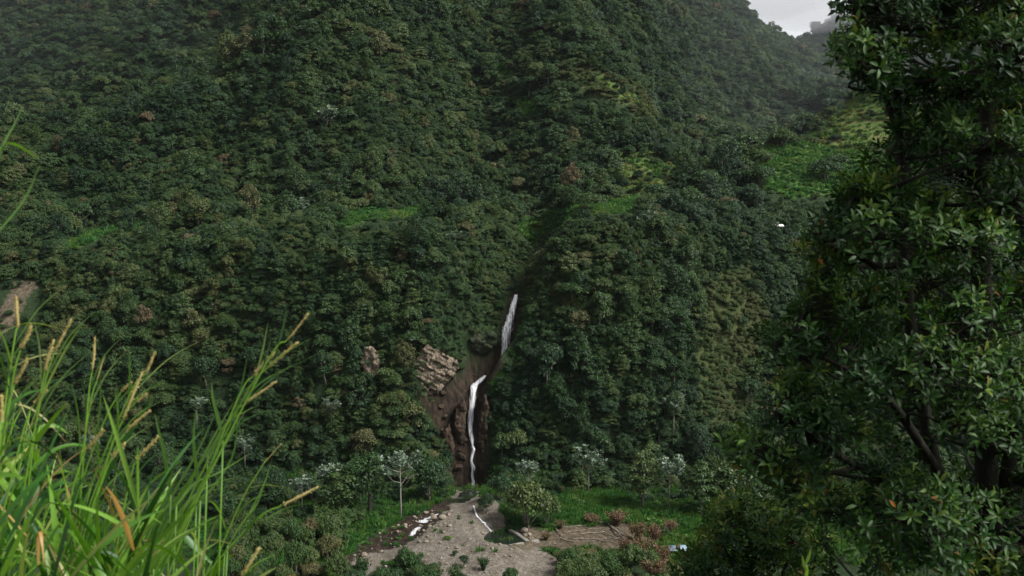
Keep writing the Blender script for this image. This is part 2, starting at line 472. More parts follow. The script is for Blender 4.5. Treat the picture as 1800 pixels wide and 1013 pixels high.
def rough_surface(name, c1, c2, c3, scale, bump=0.5, rough=0.9, stretch=(1, 1, 1), bdist=0.2):
    m, nt, out = material(name)
    tc = N(nt, 'ShaderNodeTexCoord'); mp = N(nt, 'ShaderNodeMapping'); mp.inputs['Scale'].default_value = stretch
    nt.links.new(tc.outputs['Object'], mp.inputs[0])
    n1 = N(nt, 'ShaderNodeTexNoise', ins={'Scale': scale, 'Detail': 8.0, 'Roughness': 0.65}); nt.links.new(mp.outputs[0], n1.inputs[0])
    n2 = N(nt, 'ShaderNodeTexNoise', ins={'Scale': scale * 0.23, 'Detail': 5.0}); nt.links.new(mp.outputs[0], n2.inputs[0])
    a = ramp(nt, n1.outputs['Fac'], [(0.3, c1), (0.52, c2), (0.72, c3)]).outputs[0]
    b = mix(nt, a, c1, ramp(nt, n2.outputs['Fac'], [(0.42, (0, 0, 0)), (0.6, (0.7, 0.7, 0.7))]).outputs[0])
    p = N(nt, 'ShaderNodeBsdfPrincipled', ins={'Roughness': rough, 'Specular IOR Level': 0.2})
    nt.links.new(b, p.inputs['Base Color'])
    bp = N(nt, 'ShaderNodeBump', ins={'Strength': bump, 'Distance': bdist}); nt.links.new(n1.outputs['Fac'], bp.inputs['Height'])
    nt.links.new(bp.outputs[0], p.inputs['Normal']); nt.links.new(p.outputs[0], out.inputs[0])
    return m

# leaf and wood colours
GREENS = [(0.0, (0.011, 0.033, 0.012)), (0.25, (0.019, 0.050, 0.013)), (0.5, (0.034, 0.068, 0.016)), (0.7, (0.057, 0.082, 0.021)),
          (0.86, (0.078, 0.082, 0.030)), (1.0, (0.092, 0.068, 0.036))]
M_LEAF = foliage('forest leaves', GREENS, trans=0.2)
M_SILVER = foliage('silver leaves', [(0.0, (0.035, 0.070, 0.035)), (0.4, (0.085, 0.125, 0.080)), (0.75, (0.135, 0.18, 0.125)), (1.0, (0.26, 0.30, 0.24))], rough=0.5, spec=0.4, trans=0.15, vary=0.3, tinted=False)
M_SHRUB = foliage('shrub leaves', [(0.0, (0.018, 0.048, 0.014)), (0.3, (0.035, 0.080, 0.018)), (0.6, (0.060, 0.088, 0.024)), (0.8, (0.095, 0.088, 0.034)), (1.0, (0.150, 0.085, 0.055))], trans=0.25)
M_MEADOW = foliage('meadow grass', [(0.0, (0.022, 0.085, 0.014)), (0.4, (0.045, 0.120, 0.018)), (0.75, (0.085, 0.130, 0.026)), (1.0, (0.140, 0.125, 0.045))], trans=0.35, rough=0.6)
M_BARK = rough_surface('grey bark', (0.05, 0.043, 0.034), (0.11, 0.10, 0.082), (0.19, 0.175, 0.15), 6.0, 0.6, stretch=(1, 1, 0.25))
M_PALEBARK = rough_surface('pale bark', (0.16, 0.15, 0.13), (0.26, 0.245, 0.215), (0.36, 0.34, 0.31), 5.0, 0.4, stretch=(1, 1, 0.3))
M_DARKBARK = rough_surface('dark mossy bark', (0.010, 0.010, 0.007), (0.022, 0.020, 0.014), (0.040, 0.040, 0.024), 14.0, 0.8, stretch=(1, 1, 0.3), bdist=0.02)
M_TANROCK = rough_surface('tan jointed rock', (0.095, 0.074, 0.051), (0.26, 0.208, 0.150), (0.41, 0.345, 0.26), 2.2, 1.0, bdist=0.5, stretch=(1.0, 1.0, 0.5))
_nt = M_TANROCK.node_tree; _p = [n for n in _nt.nodes if n.type == 'BSDF_PRINCIPLED'][0]; _c = _p.inputs['Base Color'].links[0].from_socket
_tc = N(_nt, 'ShaderNodeTexCoord'); _mp = N(_nt, 'ShaderNodeMapping'); _mp.inputs['Scale'].default_value = (0.9, 0.9, 0.5); _mp.inputs['Rotation'].default_value = (0, 0.6, 0)
_v = N(_nt, 'ShaderNodeTexVoronoi', feature='DISTANCE_TO_EDGE', ins={'Scale': 1.3}); _nt.links.new(_tc.outputs['Object'], _mp.inputs[0]); _nt.links.new(_mp.outputs[0], _v.inputs[0])
_nt.links.new(mix(_nt, (0.03, 0.024, 0.018), _c, ramp(_nt, _v.outputs['Distance'], [(0.0, (0, 0, 0)), (0.09, (1, 1, 1))]).outputs[0]), _p.inputs['Base Color'])
M_DARKROCK = rough_surface('wet brown rock', (0.020, 0.014, 0.010), (0.050, 0.034, 0.023), (0.095, 0.068, 0.048), 0.9, 0.9, bdist=0.4)
M_MOSSROCK = rough_surface('mossy rock', (0.016, 0.030, 0.012), (0.045, 0.048, 0.028), (0.13, 0.105, 0.075), 0.7, 0.9, bdist=0.4)
M_BOULDER = rough_surface('pale boulder', (0.11, 0.088, 0.066), (0.20, 0.168, 0.132), (0.31, 0.27, 0.22), 1.6, 0.6, bdist=0.15)
M_LOG = rough_surface('weathered timber', (0.09, 0.072, 0.056), (0.19, 0.16, 0.13), (0.31, 0.275, 0.23), 4.0, 0.5, stretch=(1, 1, 1), bdist=0.05)
M_CONCRETE = rough_surface('weathered concrete', (0.12, 0.108, 0.09), (0.20, 0.185, 0.16), (0.29, 0.27, 0.24), 2.2, 0.4, bdist=0.05)
M_WHITEWALL = rough_surface('whitewashed wall', (0.55, 0.54, 0.50), (0.70, 0.69, 0.66), (0.78, 0.77, 0.75), 1.5, 0.2, bdist=0.03)
M_TINROOF = rough_surface('pale tin roof', (0.30, 0.31, 0.31), (0.42, 0.43, 0.44), (0.52, 0.53, 0.54), 1.3, 0.2, 0.5, bdist=0.03)
M_BLUEROOF = rough_surface('blue grey tin roof', (0.16, 0.23, 0.28), (0.24, 0.33, 0.39), (0.32, 0.41, 0.47), 1.3, 0.2, 0.5, bdist=0.03)
M_DARKWOOD = rough_surface('dark planks', (0.03, 0.022, 0.016), (0.06, 0.045, 0.03), (0.09, 0.07, 0.05), 3.0, 0.4, stretch=(1, 1, .2), bdist=0.03)


# ------------------------------------------------------------------ the land
def build_ground():
    a = np.radians(np.concatenate([np.arange(-62, -29, 0.7), np.arange(-29, 29, 0.127), np.arange(29, 62.5, 0.7)]))
    r = np.concatenate([[0.5], np.geomspace(2, 215, 80), np.arange(217, 300, 0.8), np.arange(300, 400, 1.1), np.arange(400, 620, 2.4), np.arange(620, 1240, 6), np.arange(1240, 2720, 18)])
    A, R = np.meshgrid(a, r)
    x = R * np.sin(A); y = -30 + R * np.cos(A)
    z = height(x, y)
    nr, na = A.shape
    i = np.arange(nr - 1)[:, None] * na + np.arange(na - 1)[None, :]
    q = np.stack([i, i + 1, i + na + 1, i + na], -1).reshape(-1, 4)[:, ::-1]
    w = cover_at(x.ravel(), y.ravel(), z.ravel())
    one = np.ones(x.size)
    c1 = np.stack([w['soil'], w['gravel'], w['meadow'], one], 1)
    c2 = np.stack([w['scrub'], w['field'], w['slip'], one], 1)
    m, nt, out = material('valley ground')
    a1 = N(nt, 'ShaderNodeAttribute', attribute_name='cover'); a2 = N(nt, 'ShaderNodeAttribute', attribute_name='growth')
    s1 = N(nt, 'ShaderNodeSeparateColor'); nt.links.new(a1.outputs['Color'], s1.inputs[0])
    s2 = N(nt, 'ShaderNodeSeparateColor'); nt.links.new(a2.outputs['Color'], s2.inputs[0])
    tc = N(nt, 'ShaderNodeTexCoord')

    def noise(scale, detail=8.0, rough=0.6, stretch=None):
        n = N(nt, 'ShaderNodeTexNoise', ins={'Scale': scale, 'Detail': detail, 'Roughness': rough})
        if stretch:
            mp = N(nt, 'ShaderNodeMapping'); mp.inputs['Scale'].default_value = stretch
            nt.links.new(tc.outputs['Object'], mp.inputs[0]); nt.links.new(mp.outputs[0], n.inputs[0])
        else:
            nt.links.new(tc.outputs['Object'], n.inputs[0])
        return n.outputs['Fac']
    n1, n2, n3 = noise(0.9), noise(4.0), noise(0.12)
    nv = noise(1.0, 8.0, 0.65, (1.0, 1.0, 0.25))
    floor = ramp(nt, n1, [(0.3, (0.008, 0.014, 0.006)), (0.5, (0.015, 0.030, 0.010)), (0.7, (0.030, 0.045, 0.016))]).outputs[0]
    soil = ramp(nt, nv, [(0.30, (0.008, 0.006, 0.004)), (0.46, (0.020, 0.0145, 0.0095)), (0.6, (0.042, 0.030, 0.020)), (0.8, (0.105, 0.080, 0.056))]).outputs[0]
    vor = N(nt, 'ShaderNodeTexVoronoi', ins={'Scale': 4.5}); nt.links.new(tc.outputs['Object'], vor.inputs[0])
    peb = ramp(nt, vor.outputs['Color'], [(0.2, (0.105, 0.092, 0.074)), (0.55, (0.165, 0.147, 0.120)), (0.9, (0.24, 0.217, 0.183))]).outputs[0]
    gravel = mix(nt, peb, (0.095, 0.076, 0.056), ramp(nt, n1, [(0.40, (0, 0, 0)), (0.66, (0.85, 0.85, 0.85))]).outputs[0])
    gravel = mix(nt, gravel, (0.30, 0.265, 0.215), ramp(nt, n2, [(0.60, (0, 0, 0)), (0.70, (0.8, 0.8, 0.8))]).outputs[0])
    gravel = mix(nt, gravel, (0.075, 0.064, 0.05), ramp(nt, noise(0.35, 6.0, 0.65), [(0.50, (0, 0, 0)), (0.66, (0.7, 0.7, 0.7))]).outputs[0])
    mead = ramp(nt, n1, [(0.3, (0.022, 0.065, 0.012)), (0.5, (0.042, 0.100, 0.016)), (0.7, (0.080, 0.115, 0.026))]).outputs[0]
    scr = ramp(nt, n1, [(0.3, (0.020, 0.032, 0.010)), (0.5, (0.040, 0.054, 0.017)), (0.7, (0.068, 0.072, 0.026))]).outputs[0]
    wv = noise(1.0, 4.0, 0.5, (0.05, 0.35, 0.8))
    fld = ramp(nt, wv, [(0.34, (0.042, 0.088, 0.017)), (0.5, (0.072, 0.105, 0.024)), (0.62, (0.105, 0.110, 0.040))]).outputs[0]
    c = mix(nt, floor, scr, s2.outputs[0]); c = mix(nt, c, fld, s2.outputs[1])
    c = mix(nt, c, mead, s1.outputs[2]); c = mix(nt, c, ramp(nt, nv, [(0.3, (0.035, 0.028, 0.018)), (0.5, (0.085, 0.068, 0.045)), (0.7, (0.16, 0.13, 0.09))]).outputs[0], s2.outputs[2]); c = mix(nt, c, soil, s1.outputs[0]); c = mix(nt, c, gravel, s1.outputs[1])
    p = N(nt, 'ShaderNodeBsdfPrincipled', ins={'Roughness': 0.9, 'Specular IOR Level': 0.15}); nt.links.new(c, p.inputs['Base Color'])
    hsum = maths(nt, 'ADD', nv, maths(nt, 'MULTIPLY', n2, 0.4))
    bp = N(nt, 'ShaderNodeBump', ins={'Strength': 0.9, 'Distance': 0.7}); nt.links.new(hsum, bp.inputs['Height']); nt.links.new(bp.outputs[0], p.inputs['Normal'])
    nt.links.new(p.outputs[0], out.inputs[0])
    me = new_mesh('ground', np.stack([x.ravel(), y.ravel(), z.ravel()], 1), q, m, True,
                  {'cover': ('FLOAT_COLOR', c1), 'growth': ('FLOAT_COLOR', c2)})
    tag(link('ground', me), 'steep forested valley side, spurs and stony valley floor', None, None, 'structure')


build_ground()


# ------------------------------------------------------------------ crowns (radius 1, base at 0)
def clump(geo, c, r, n, rng, L, W, flat=1.0, lo=-0.35, var0=0.0):
    d = unit(rng.normal(size=(n, 3)))
    d[:, 2] = np.where(d[:, 2] < lo, -d[:, 2], d[:, 2])
    rad = r * (0.55 + 0.5 * rng.random(n) ** 0.6)
    p = np.asarray(c) + d * rad[:, None] * np.array([1, 1, flat])
    nrm = unit(d * 0.75 + np.array([0, 0, 0.65]) + rng.normal(size=(n, 3)) * 0.45)
    leaf_cards(geo, p, nrm, L * (0.7 + 0.6 * rng.random(n)), W * (0.7 + 0.6 * rng.random(n)), rng, var=np.clip(rng.random(n) + var0, 0, 1))


def crown(style, seed, mat=None):
    rng = np.random.default_rng(seed)
    g = Geo()
    L, W = 0.122, 0.078
    if style == 'broad':
        n = 20
        for i in range(n):
            th = i * 2.39996 + rng.normal() * 0.3; rr = math.sqrt((i + 0.5) / n)
            h = math.sqrt(max(0.0, 1 - (0.92 * rr) ** 2))
            c = (0.72 * rr * math.cos(th), 0.72 * rr * math.sin(th), 1.15 + 0.68 * h + rng.normal() * 0.07)
            clump(g, c, 0.24 + 0.16 * rng.random(), 165, rng, L, W, 0.8, var0=rng.normal() * 0.12)
        for i in range(7):
            th = rng.random() * 6.28
            clump(g, (0.5 * math.cos(th), 0.5 * math.sin(th), 0.8 + 0.25 * rng.random()), 0.4, 70, rng, L, W, 0.8)
    elif style == 'tall':
        n = 22
        for i in range(n):
            t = (i + 0.5) / n; th = i * 2.39996; w = 0.62 * math.sin(math.pi * (0.12 + 0.80 * t)) + 0.06
            clump(g, (w * math.cos(th), w * math.sin(th), 0.55 + 1.95 * t), 0.26 + 0.14 * rng.random(), 160, rng, L, W, 0.85, var0=rng.normal() * 0.12)
    elif style == 'tiered':
        for lv in range(6):
            z = 0.9 + lv * 0.24; w = (0.85, 1.0, 0.95, 0.8, 0.6, 0.32)[lv]
            k = (6, 7, 6, 5, 4, 2)[lv]
            for i in range(k):
                th = i / k * 6.28 + rng.random() * 0.9
                rr = w * (0.45 + 0.4 * rng.random())
                clump(g, (rr * math.cos(th), rr * math.sin(th), z + rng.normal() * 0.05), 0.28 + 0.10 * rng.random(), 115, rng, L, W, 0.42, lo=-0.15, var0=rng.normal() * 0.12)
    elif style == 'loose':
        for i in range(17):
            th = rng.random() * 6.28; rr = 0.85 * math.sqrt(rng.random()); z = 0.75 + 1.15 * rng.random() * math.sqrt(max(0.05, 1 - rr * rr * 0.8))
            clump(g, (rr * math.cos(th), rr * math.sin(th), z), 0.2 + 0.17 * rng.random(), 170, rng, L * 1.1, W, 0.75, var0=rng.normal() * 0.16)
    elif style == 'bush':
        for i in range(18):
            th = i * 2.39996; rr = 0.75 * math.sqrt((i + 0.5) / 18)
            clump(g, (rr * math.cos(th), rr * math.sin(th), 0.25 + 0.6 * math.sqrt(max(0, 1 - rr * rr)) * (0.75 + 0.4 * rng.random())), 0.24 + 0.14 * rng.random(), 165, rng, L * 0.9, W * 0.85, 0.85, var0=rng.normal() * 0.12)
    elif style == 'wispy':
        for i in range(46):
            th = rng.random() * 6.28; rr = 0.12 * rng.random(); lean = 0.15 + 0.75 * rng.random()
            h = 0.7 + 0.6 * rng.random()
            n = 34; t = np.sort(rng.random(n)) ** 0.7
            p = np.stack([math.cos(th) * (rr + lean * t ** 1.4), math.sin(th) * (rr + lean * t ** 1.4), h * t * (1.1 - 0.25 * t)], 1) + rng.normal(size=(n, 3)) * 0.035
            leaf_cards(g, p, rng.normal(size=(n, 3)) + np.array([0, 0, .7]), 0.15, 0.06, rng)
    elif style == 'silver':
        n = 40
        arms = [(rng.random() * 6.28, 0.35 + 0.5 * rng.random(), 2.0 + 0.75 * rng.random()) for _ in range(9)]
        for i in range(n):
            th, rr, z = arms[i % 9]
            c = np.array([rr * math.cos(th), rr * math.sin(th), z]) + rng.normal(size=3) * np.array([0.19, 0.19, 0.13])
            c[2] -= 0.25 * (rr - 0.5)
            k = 13
            ph = np.arange(k) * 2.39996 + rng.random() * 6
            el = -0.35 + 0.9 * rng.random(k)
            d = np.stack([np.cos(ph) * np.cos(el), np.sin(ph) * np.cos(el), np.sin(el)], 1)
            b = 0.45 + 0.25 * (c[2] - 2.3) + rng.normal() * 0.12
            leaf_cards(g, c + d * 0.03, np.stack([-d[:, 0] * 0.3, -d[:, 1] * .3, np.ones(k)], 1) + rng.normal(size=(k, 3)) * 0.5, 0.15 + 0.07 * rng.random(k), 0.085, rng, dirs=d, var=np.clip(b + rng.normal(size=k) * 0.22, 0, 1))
        for i in range(9):
            th, rr, z = arms[i]
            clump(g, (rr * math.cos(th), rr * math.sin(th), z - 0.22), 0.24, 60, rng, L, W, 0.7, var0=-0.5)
    return g.mesh(style + ' crown', mat or M_LEAF)


def trunk(style, seed, mat):
    rng = np.random.default_rng(seed)
    g = Geo()
    top = {'broad': 1.5, 'tall': 2.1, 'tiered': 1.9, 'loose': 1.4, 'silver': 2.3, 'bush': 0.5, 'wispy': 0.3}[style]
    r0 = {'silver': 0.030, 'bush': 0.05, 'wispy': 0.03}.get(style, 0.07)
    bx, by = rng.normal(size=2) * 0.06
    pts = [(0, 0, -0.35), (bx * .5, by * .5, top * 0.35), (bx, by, top * 0.7), (bx * 1.2, by * 0.6, top)]
    tube(g, pts, [r0 * 1.25, r0, r0 * 0.8, r0 * 0.35], 6)
    nb = 10 if style == 'silver' else 6
    for i in range(nb):
        th = i * 2.4 + rng.random(); z0 = top * (0.55 + 0.4 * i / nb); w = 0.75 if style != 'tall' else 0.45
        if style in ('bush', 'wispy'): z0, w = 0.1, 0.5
        e = (w * math.cos(th), w * math.sin(th), z0 + 0.35 + 0.3 * rng.random())
        m = (bx + e[0] * 0.45, by + e[1] * 0.45, z0 + 0.12)
        tube(g, [(bx * .8, by * .8, z0), m, e], [r0 * 0.5, r0 * 0.35, r0 * 0.12], 5)
    return g.mesh(style + ' trunk', mat, True)


STYLES = ['broad', 'broad', 'broad', 'tall', 'tiered', 'tiered', 'loose', 'loose', 'bush', 'wispy']
CROWNS = [crown(s, 100 + i) for i, s in enumerate(STYLES)]
TRUNKS = [trunk(s, 200 + i, M_BARK) for i, s in enumerate(STYLES)]
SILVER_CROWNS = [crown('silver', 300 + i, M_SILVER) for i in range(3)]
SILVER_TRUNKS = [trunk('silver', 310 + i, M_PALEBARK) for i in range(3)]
BUSHES = [crown('bush', 320, M_SHRUB), crown('bush', 321, M_SHRUB), crown('wispy', 322, M_SHRUB), crown('loose', 323, M_SHRUB)]
BUSHSTEMS = [trunk('bush', 330, M_BARK), trunk('bush', 331, M_BARK), trunk('wispy', 332, M_BARK), trunk('bush', 333, M_BARK)]


# ------------------------------------------------------------------ where the trees stand
def jitter_grid(y0, y1, step, umax=0.56):
    xs = np.arange(-umax * y1, umax * y1, step); ys = np.arange(y0, y1, step)
    X, Y = np.meshgrid(xs, ys)
    X = X + (np.arange(len(ys)) % 2)[:, None] * step * 0.5
    X = (X + (RNG.random(X.shape) - 0.5) * step * 0.9).ravel(); Y = (Y + (RNG.random(Y.shape) - 0.5) * step * 0.9).ravel()
    k = np.abs(X) < umax * Y
    return X[k], Y[k]


def hidden_by(x, y, z):
    """how far the land stands above the line of sight (metres)"""
    best = np.full(x.shape, -99.0)
    for t in np.linspace(0.35, 0.97, 44):
        xs, ys, zs = x * t, y * t, CAM[2] + (z - CAM[2]) * t
        best = np.maximum(best, height(xs, ys) - zs)
    return best


def scatter(bands):
    out = []
    for y0, y1, step, size in bands:
        x, y = jitter_grid(y0, y1, step)
        z = height(x, y)
        gx = (height(x + 0.8, y) - z) / 0.8; gy = (height(x, y + 0.8) - z) / 0.8
        sec = np.sqrt(1 + np.minimum(gx * gx + gy * gy, 16.0))
        k = RNG.random(len(x)) < 0.60 * sec
        x, y, z = x[k], y[k], z[k]
        px, py, dep = project(x, y, z)
        k = (px > -260) & (px < 2060) & (py > -130) & (py < 1120)
        x, y, z = x[k], y[k], z[k]
        k = hidden_by(x, y, z + size * 2.6) < 0
        x, y, z = x[k], y[k], z[k]
        out.append((x, y, z, np.full(len(x), size)))
    return [np.concatenate(c) for c in zip(*out)]


OPEN = [(kind, d1, poly) for kind, d0, d1, poly in COVER if kind in ('soil', 'meadow', 'field', 'gravel')]
OPEN += [('scrub', d1, poly) for kind, d0, d1, poly in COVER if kind == 'scrub' and d1 > 400]
OPEN += [('fall', 272, [(806, 740), (880, 740), (874, 866), (800, 872)])]
OPEN += [('rock', 300, [(730, 612), (806, 616), (810, 672), (770, 706), (730, 690)]), ('rock', 300, [(636, 614), (668, 612), (672, 700), (640, 690)]), ('rock', 300, [(812, 575), (905, 570), (905, 640), (812, 640)]),
         ('rock', 300, [(366, 630), (408, 640), (412, 704), (370, 704)]), ('rock', 300, [(545, 650), (588, 655), (588, 704), (545, 704)]), ('rock', 330, [(-20, 484), (78, 484), (78, 560), (20, 600), (-20, 600)]),
         ('fall', 292, [(872, 650), (878, 560), (898, 505), (920, 500), (915, 560), (900, 620), (885, 660)]), ('roof', 334, [(868, 362), (895, 362), (895, 382), (868, 382)]), ('roof', 336, [(1036, 350), (1062, 350), (1062, 366), (1036, 366)]), ('roof', 316, [(1350, 380), (1384, 380), (1384, 402), (1350, 402)])]


def blocks_view(x, y, z, R, rise):
    """crowns that would stand in front of the clearings, rocks and falls the photo shows open"""
    px, py, dep = project(x, y, z + rise * R)
    b = np.zeros(x.shape, bool)
    for kind, d1, poly in OPEN:
        b |= (y < d1) & in_poly(px, py, poly)
        if kind in ('field', 'scrub') or d1 in (440, 362): b |= (y < d1) & in_poly(px, project(x, y, z + 2.0 * R)[1], poly)
    return b


def plant_forest():
    x, y, z, size = scatter([(226, 332, 1.55, 1.6), (332, 430, 2.15, 2.0), (430, 560, 2.8, 2.4), (560, 1180, 4.2, 3.1), (1560, 2000, 10, 6.5)])
    w = cover_at(x, y, z)
    rnd = RNG.random(len(x))
    ban = w['soil'] * 1.0 + w['gravel'] + w['meadow'] * 0.975 + w['field'] * 0.96 + w['scrub'] * 0.9 + w['slip']
    qx = project(x, y, z)[0]
    floor = (y < 262) & (z < 3.5) & ((rnd < 0.5) | ((qx > 560) & (qx < 1270) & (y < 247)))
    wall = (y < 293) & (y > 262) & (np.abs(x - np.interp(y, GD, GX)) < 3.2)
    keep = (rnd > ban) & ~floor & ~wall
    # leave light gaps in the wood, in patches
    gap = fbm(x / 16.0, y / 16.0, 61, 3)
    keep &= ~((gap > 0.46) & (rnd < 0.5))
    x, y, z, size = x[keep], y[keep], z[keep], size[keep]
    n = len(x)
    R = size * np.exp(RNG.normal(size=n) * 0.36) * (1 + 0.5 * fbm(x / 30, y / 30, 63, 2))
    big = RNG.random(n) < 0.06; R[big] *= 1.3
    R = np.minimum(R, size * 1.9)
    kb = ~blocks_view(x, y, z, R, 1.25) & ~(blocks_view(x, y, z, R, 1.8) & (RNG.random(n) < 0.7))
    x, y, z, R = x[kb], y[kb], z[kb], R[kb]; n = len(x)
    px, py, dep = project(x, y, z)
    stand = fbm(x / 22, y / 22, 65, 3)
    tint = np.clip(0.33 + 0.46 * stand + RNG.normal(size=n) * 0.17, 0.0, 0.84)
    red = RNG.random(n) < 0.008; tint[red] = 0.97
    style = RNG.choice([0, 1, 2, 3, 4, 5, 6, 7, 8, 9], n, p=[.11, .11, .10, .10, .08, .08, .15, .15, .06, .06])
    style[(stand > 0.25) & (RNG.random(n) < 0.5)] = 8
    style[(y > 560) & (RNG.random(n) < 0.4)] = 0
    return dict(x=x, y=y, z=z, R=R, tint=tint, style=style, px=px, py=py, dep=dep, rot=RNG.random(n) * 6.283)


def points_nodes(name, mat_meshes, pts, rot, scl, tint, idx, kind_label, obj_name):
    """ONE object that sets copies of a few leafy shapes on its points"""
    me = new_mesh_points(name, pts, {'tint': ('FLOAT', tint), 'turn': ('FLOAT_VECTOR', rot), 'size': ('FLOAT_VECTOR', scl), 'form': ('FLOAT', idx.astype(np.float32))})
    o = link(obj_name, me)
    tag(o, kind_label, None, None, 'stuff')
    ng = bpy.data.node_groups.new(name, 'GeometryNodeTree')
    ng.interface.new_socket('Geometry', in_out='INPUT', socket_type='NodeSocketGeometry')
    ng.interface.new_socket('Geometry', in_out='OUTPUT', socket_type='NodeSocketGeometry')
    gi = ng.nodes.new('NodeGroupInput'); go = ng.nodes.new('NodeGroupOutput')
    join = ng.nodes.new('GeometryNodeJoinGeometry')

    def named(attr, typ):
        a = ng.nodes.new('GeometryNodeInputNamedAttribute'); a.data_type = typ; a.inputs[0].default_value = attr
        return a.outputs['Attribute']
    fm, tr, sz = named('form', 'FLOAT'), named('turn', 'FLOAT_VECTOR'), named('size', 'FLOAT_VECTOR')
    for k, src in enumerate(mat_meshes):
        oi = ng.nodes.new('GeometryNodeObjectInfo'); oi.transform_space = 'ORIGINAL'; oi.inputs['Object'].default_value = src
        oi.inputs['As Instance'].default_value = False
        cmp = ng.nodes.new('FunctionNodeCompare'); cmp.data_type = 'FLOAT'; cmp.operation = 'EQUAL'
        ng.links.new(fm, cmp.inputs[0]); cmp.inputs[1].default_value = float(k)
        [s for s in cmp.inputs if s.name == 'Epsilon'][0].default_value = 0.1
        ip = ng.nodes.new('GeometryNodeInstanceOnPoints')
        ng.links.new(gi.outputs[0], ip.inputs['Points']); ng.links.new(cmp.outputs[0], ip.inputs['Selection'])
        ng.links.new(oi.outputs['Geometry'], ip.inputs['Instance'])
        ng.links.new(tr, ip.inputs['Rotation']); ng.links.new(sz, ip.inputs['Scale'])
        ng.links.new(ip.outputs[0], join.inputs[0])
    ng.links.new(join.outputs[0], go.inputs[0])
    md = o.modifiers.new('copies', 'NODES'); md.node_group = ng
    return o


def new_mesh_points(name, pts, attrs):
    me = bpy.data.meshes.new(name)
    me.vertices.add(len(pts)); me.vertices.foreach_set('co', np.asarray(pts, np.float32).ravel())
    for an, (kind, data) in attrs.items():
        a = me.attributes.new(an, kind, 'POINT')
        a.data.foreach_set('value' if kind == 'FLOAT' else 'vector', np.asarray(data, np.float32).ravel())
    return me


FOREST = plant_forest()


def tree_label(px, py, tint, style, dep):
    hue = 'bluish green' if tint < .22 else 'dark green' if tint < .45 else 'mid green' if tint < .66 else 'olive green' if tint < .84 else 'brownish'
    form = {'broad': 'domed', 'tall': 'tall narrow', 'tiered': 'flat layered', 'loose': 'open crowned', 'bush': 'low bushy', 'wispy': 'feathery'}[STYLES[style]]
    if px < 560: zone = 'behind the seeding grass'
    elif px < 850: zone = 'around the tan rock faces'
    elif px < 1080: zone = 'between the waterfalls and the dry scrub'
    else: zone = 'around the dry scrub patch'
    if dep > 330: lev = 'above the bench meadow'; zone = 'on the mountain'
    else: lev = 'low down' if py > 780 else 'halfway up' if py > 570 else 'near the top'
    return f'{hue} {form} tree {lev} {zone}'


def single_tree(name, label, cat, loc, size, rot, crown_me, trunk_me, tint, group=None, zs=1.0):
    t = thing(name, label, cat, loc, group)
    t.rotation_euler = (0, 0, rot); t.scale = (size, size, size * zs)
    c = link('crown', crown_me, t); c['tint'] = float(tint)
    k = link('trunk', trunk_me, t)
    return t, c


def build_forest():
    f = FOREST
    n = len(f['x'])
    vis = (f['px'] > 5) & (f['px'] < 1330) & (f['py'] < 940) & (f['py'] > 60) & ~((f['px'] < 200) & (f['py'] > 640))
    score = np.where(vis, f['R'] / f['dep'], 0)
    order = np.argsort(-score)
    chosen = np.zeros(n, bool); chosen[order[:270]] = True
    src = {}
    for i in order[:270]:
        s = int(f['style'][i])
        lab = tree_label(f['px'][i], f['py'][i], f['tint'][i], s, f['dep'][i])
        t, c = single_tree('forest_tree', lab, 'tree', (f['x'][i], f['y'][i], f['z'][i] - 0.3), f['R'][i], f['rot'][i], CROWNS[s], TRUNKS[s], f['tint'][i], lab + ' (forest)', zs=float(0.9 + 0.5 * RNG.random()))
        t.scale[0] *= math.exp(RNG.normal() * 0.14); t.rotation_euler[0] = RNG.normal() * 0.10; t.rotation_euler[1] = RNG.normal() * 0.10
        src.setdefault(s, c)
    for s in range(len(CROWNS)):
        if s not in src:
            src[s] = bpy.data.objects.new('crown_form', CROWNS[s])
    r = ~chosen
    m = int(r.sum())
    rot = np.stack([RNG.normal(size=m) * 0.14, RNG.normal(size=m) * 0.14, f['rot'][r]], 1)
    R = f['R'][r]
    zs = 0.85 + 0.35 * RNG.random(m)
    an = np.exp(RNG.normal(size=m) * 0.16)
    scl = np.stack([R * an, R / an, R * zs], 1)
    pts = np.stack([f['x'][r], f['y'][r], f['z'][r] - 0.65 * R], 1)
    points_nodes('forest copies', [src[s] for s in range(len(CROWNS))], pts, rot, scl, f['tint'][r], f['style'][r], 'dense cloud forest covering the mountain slopes', 'forest')
    return src


SRC = build_forest()


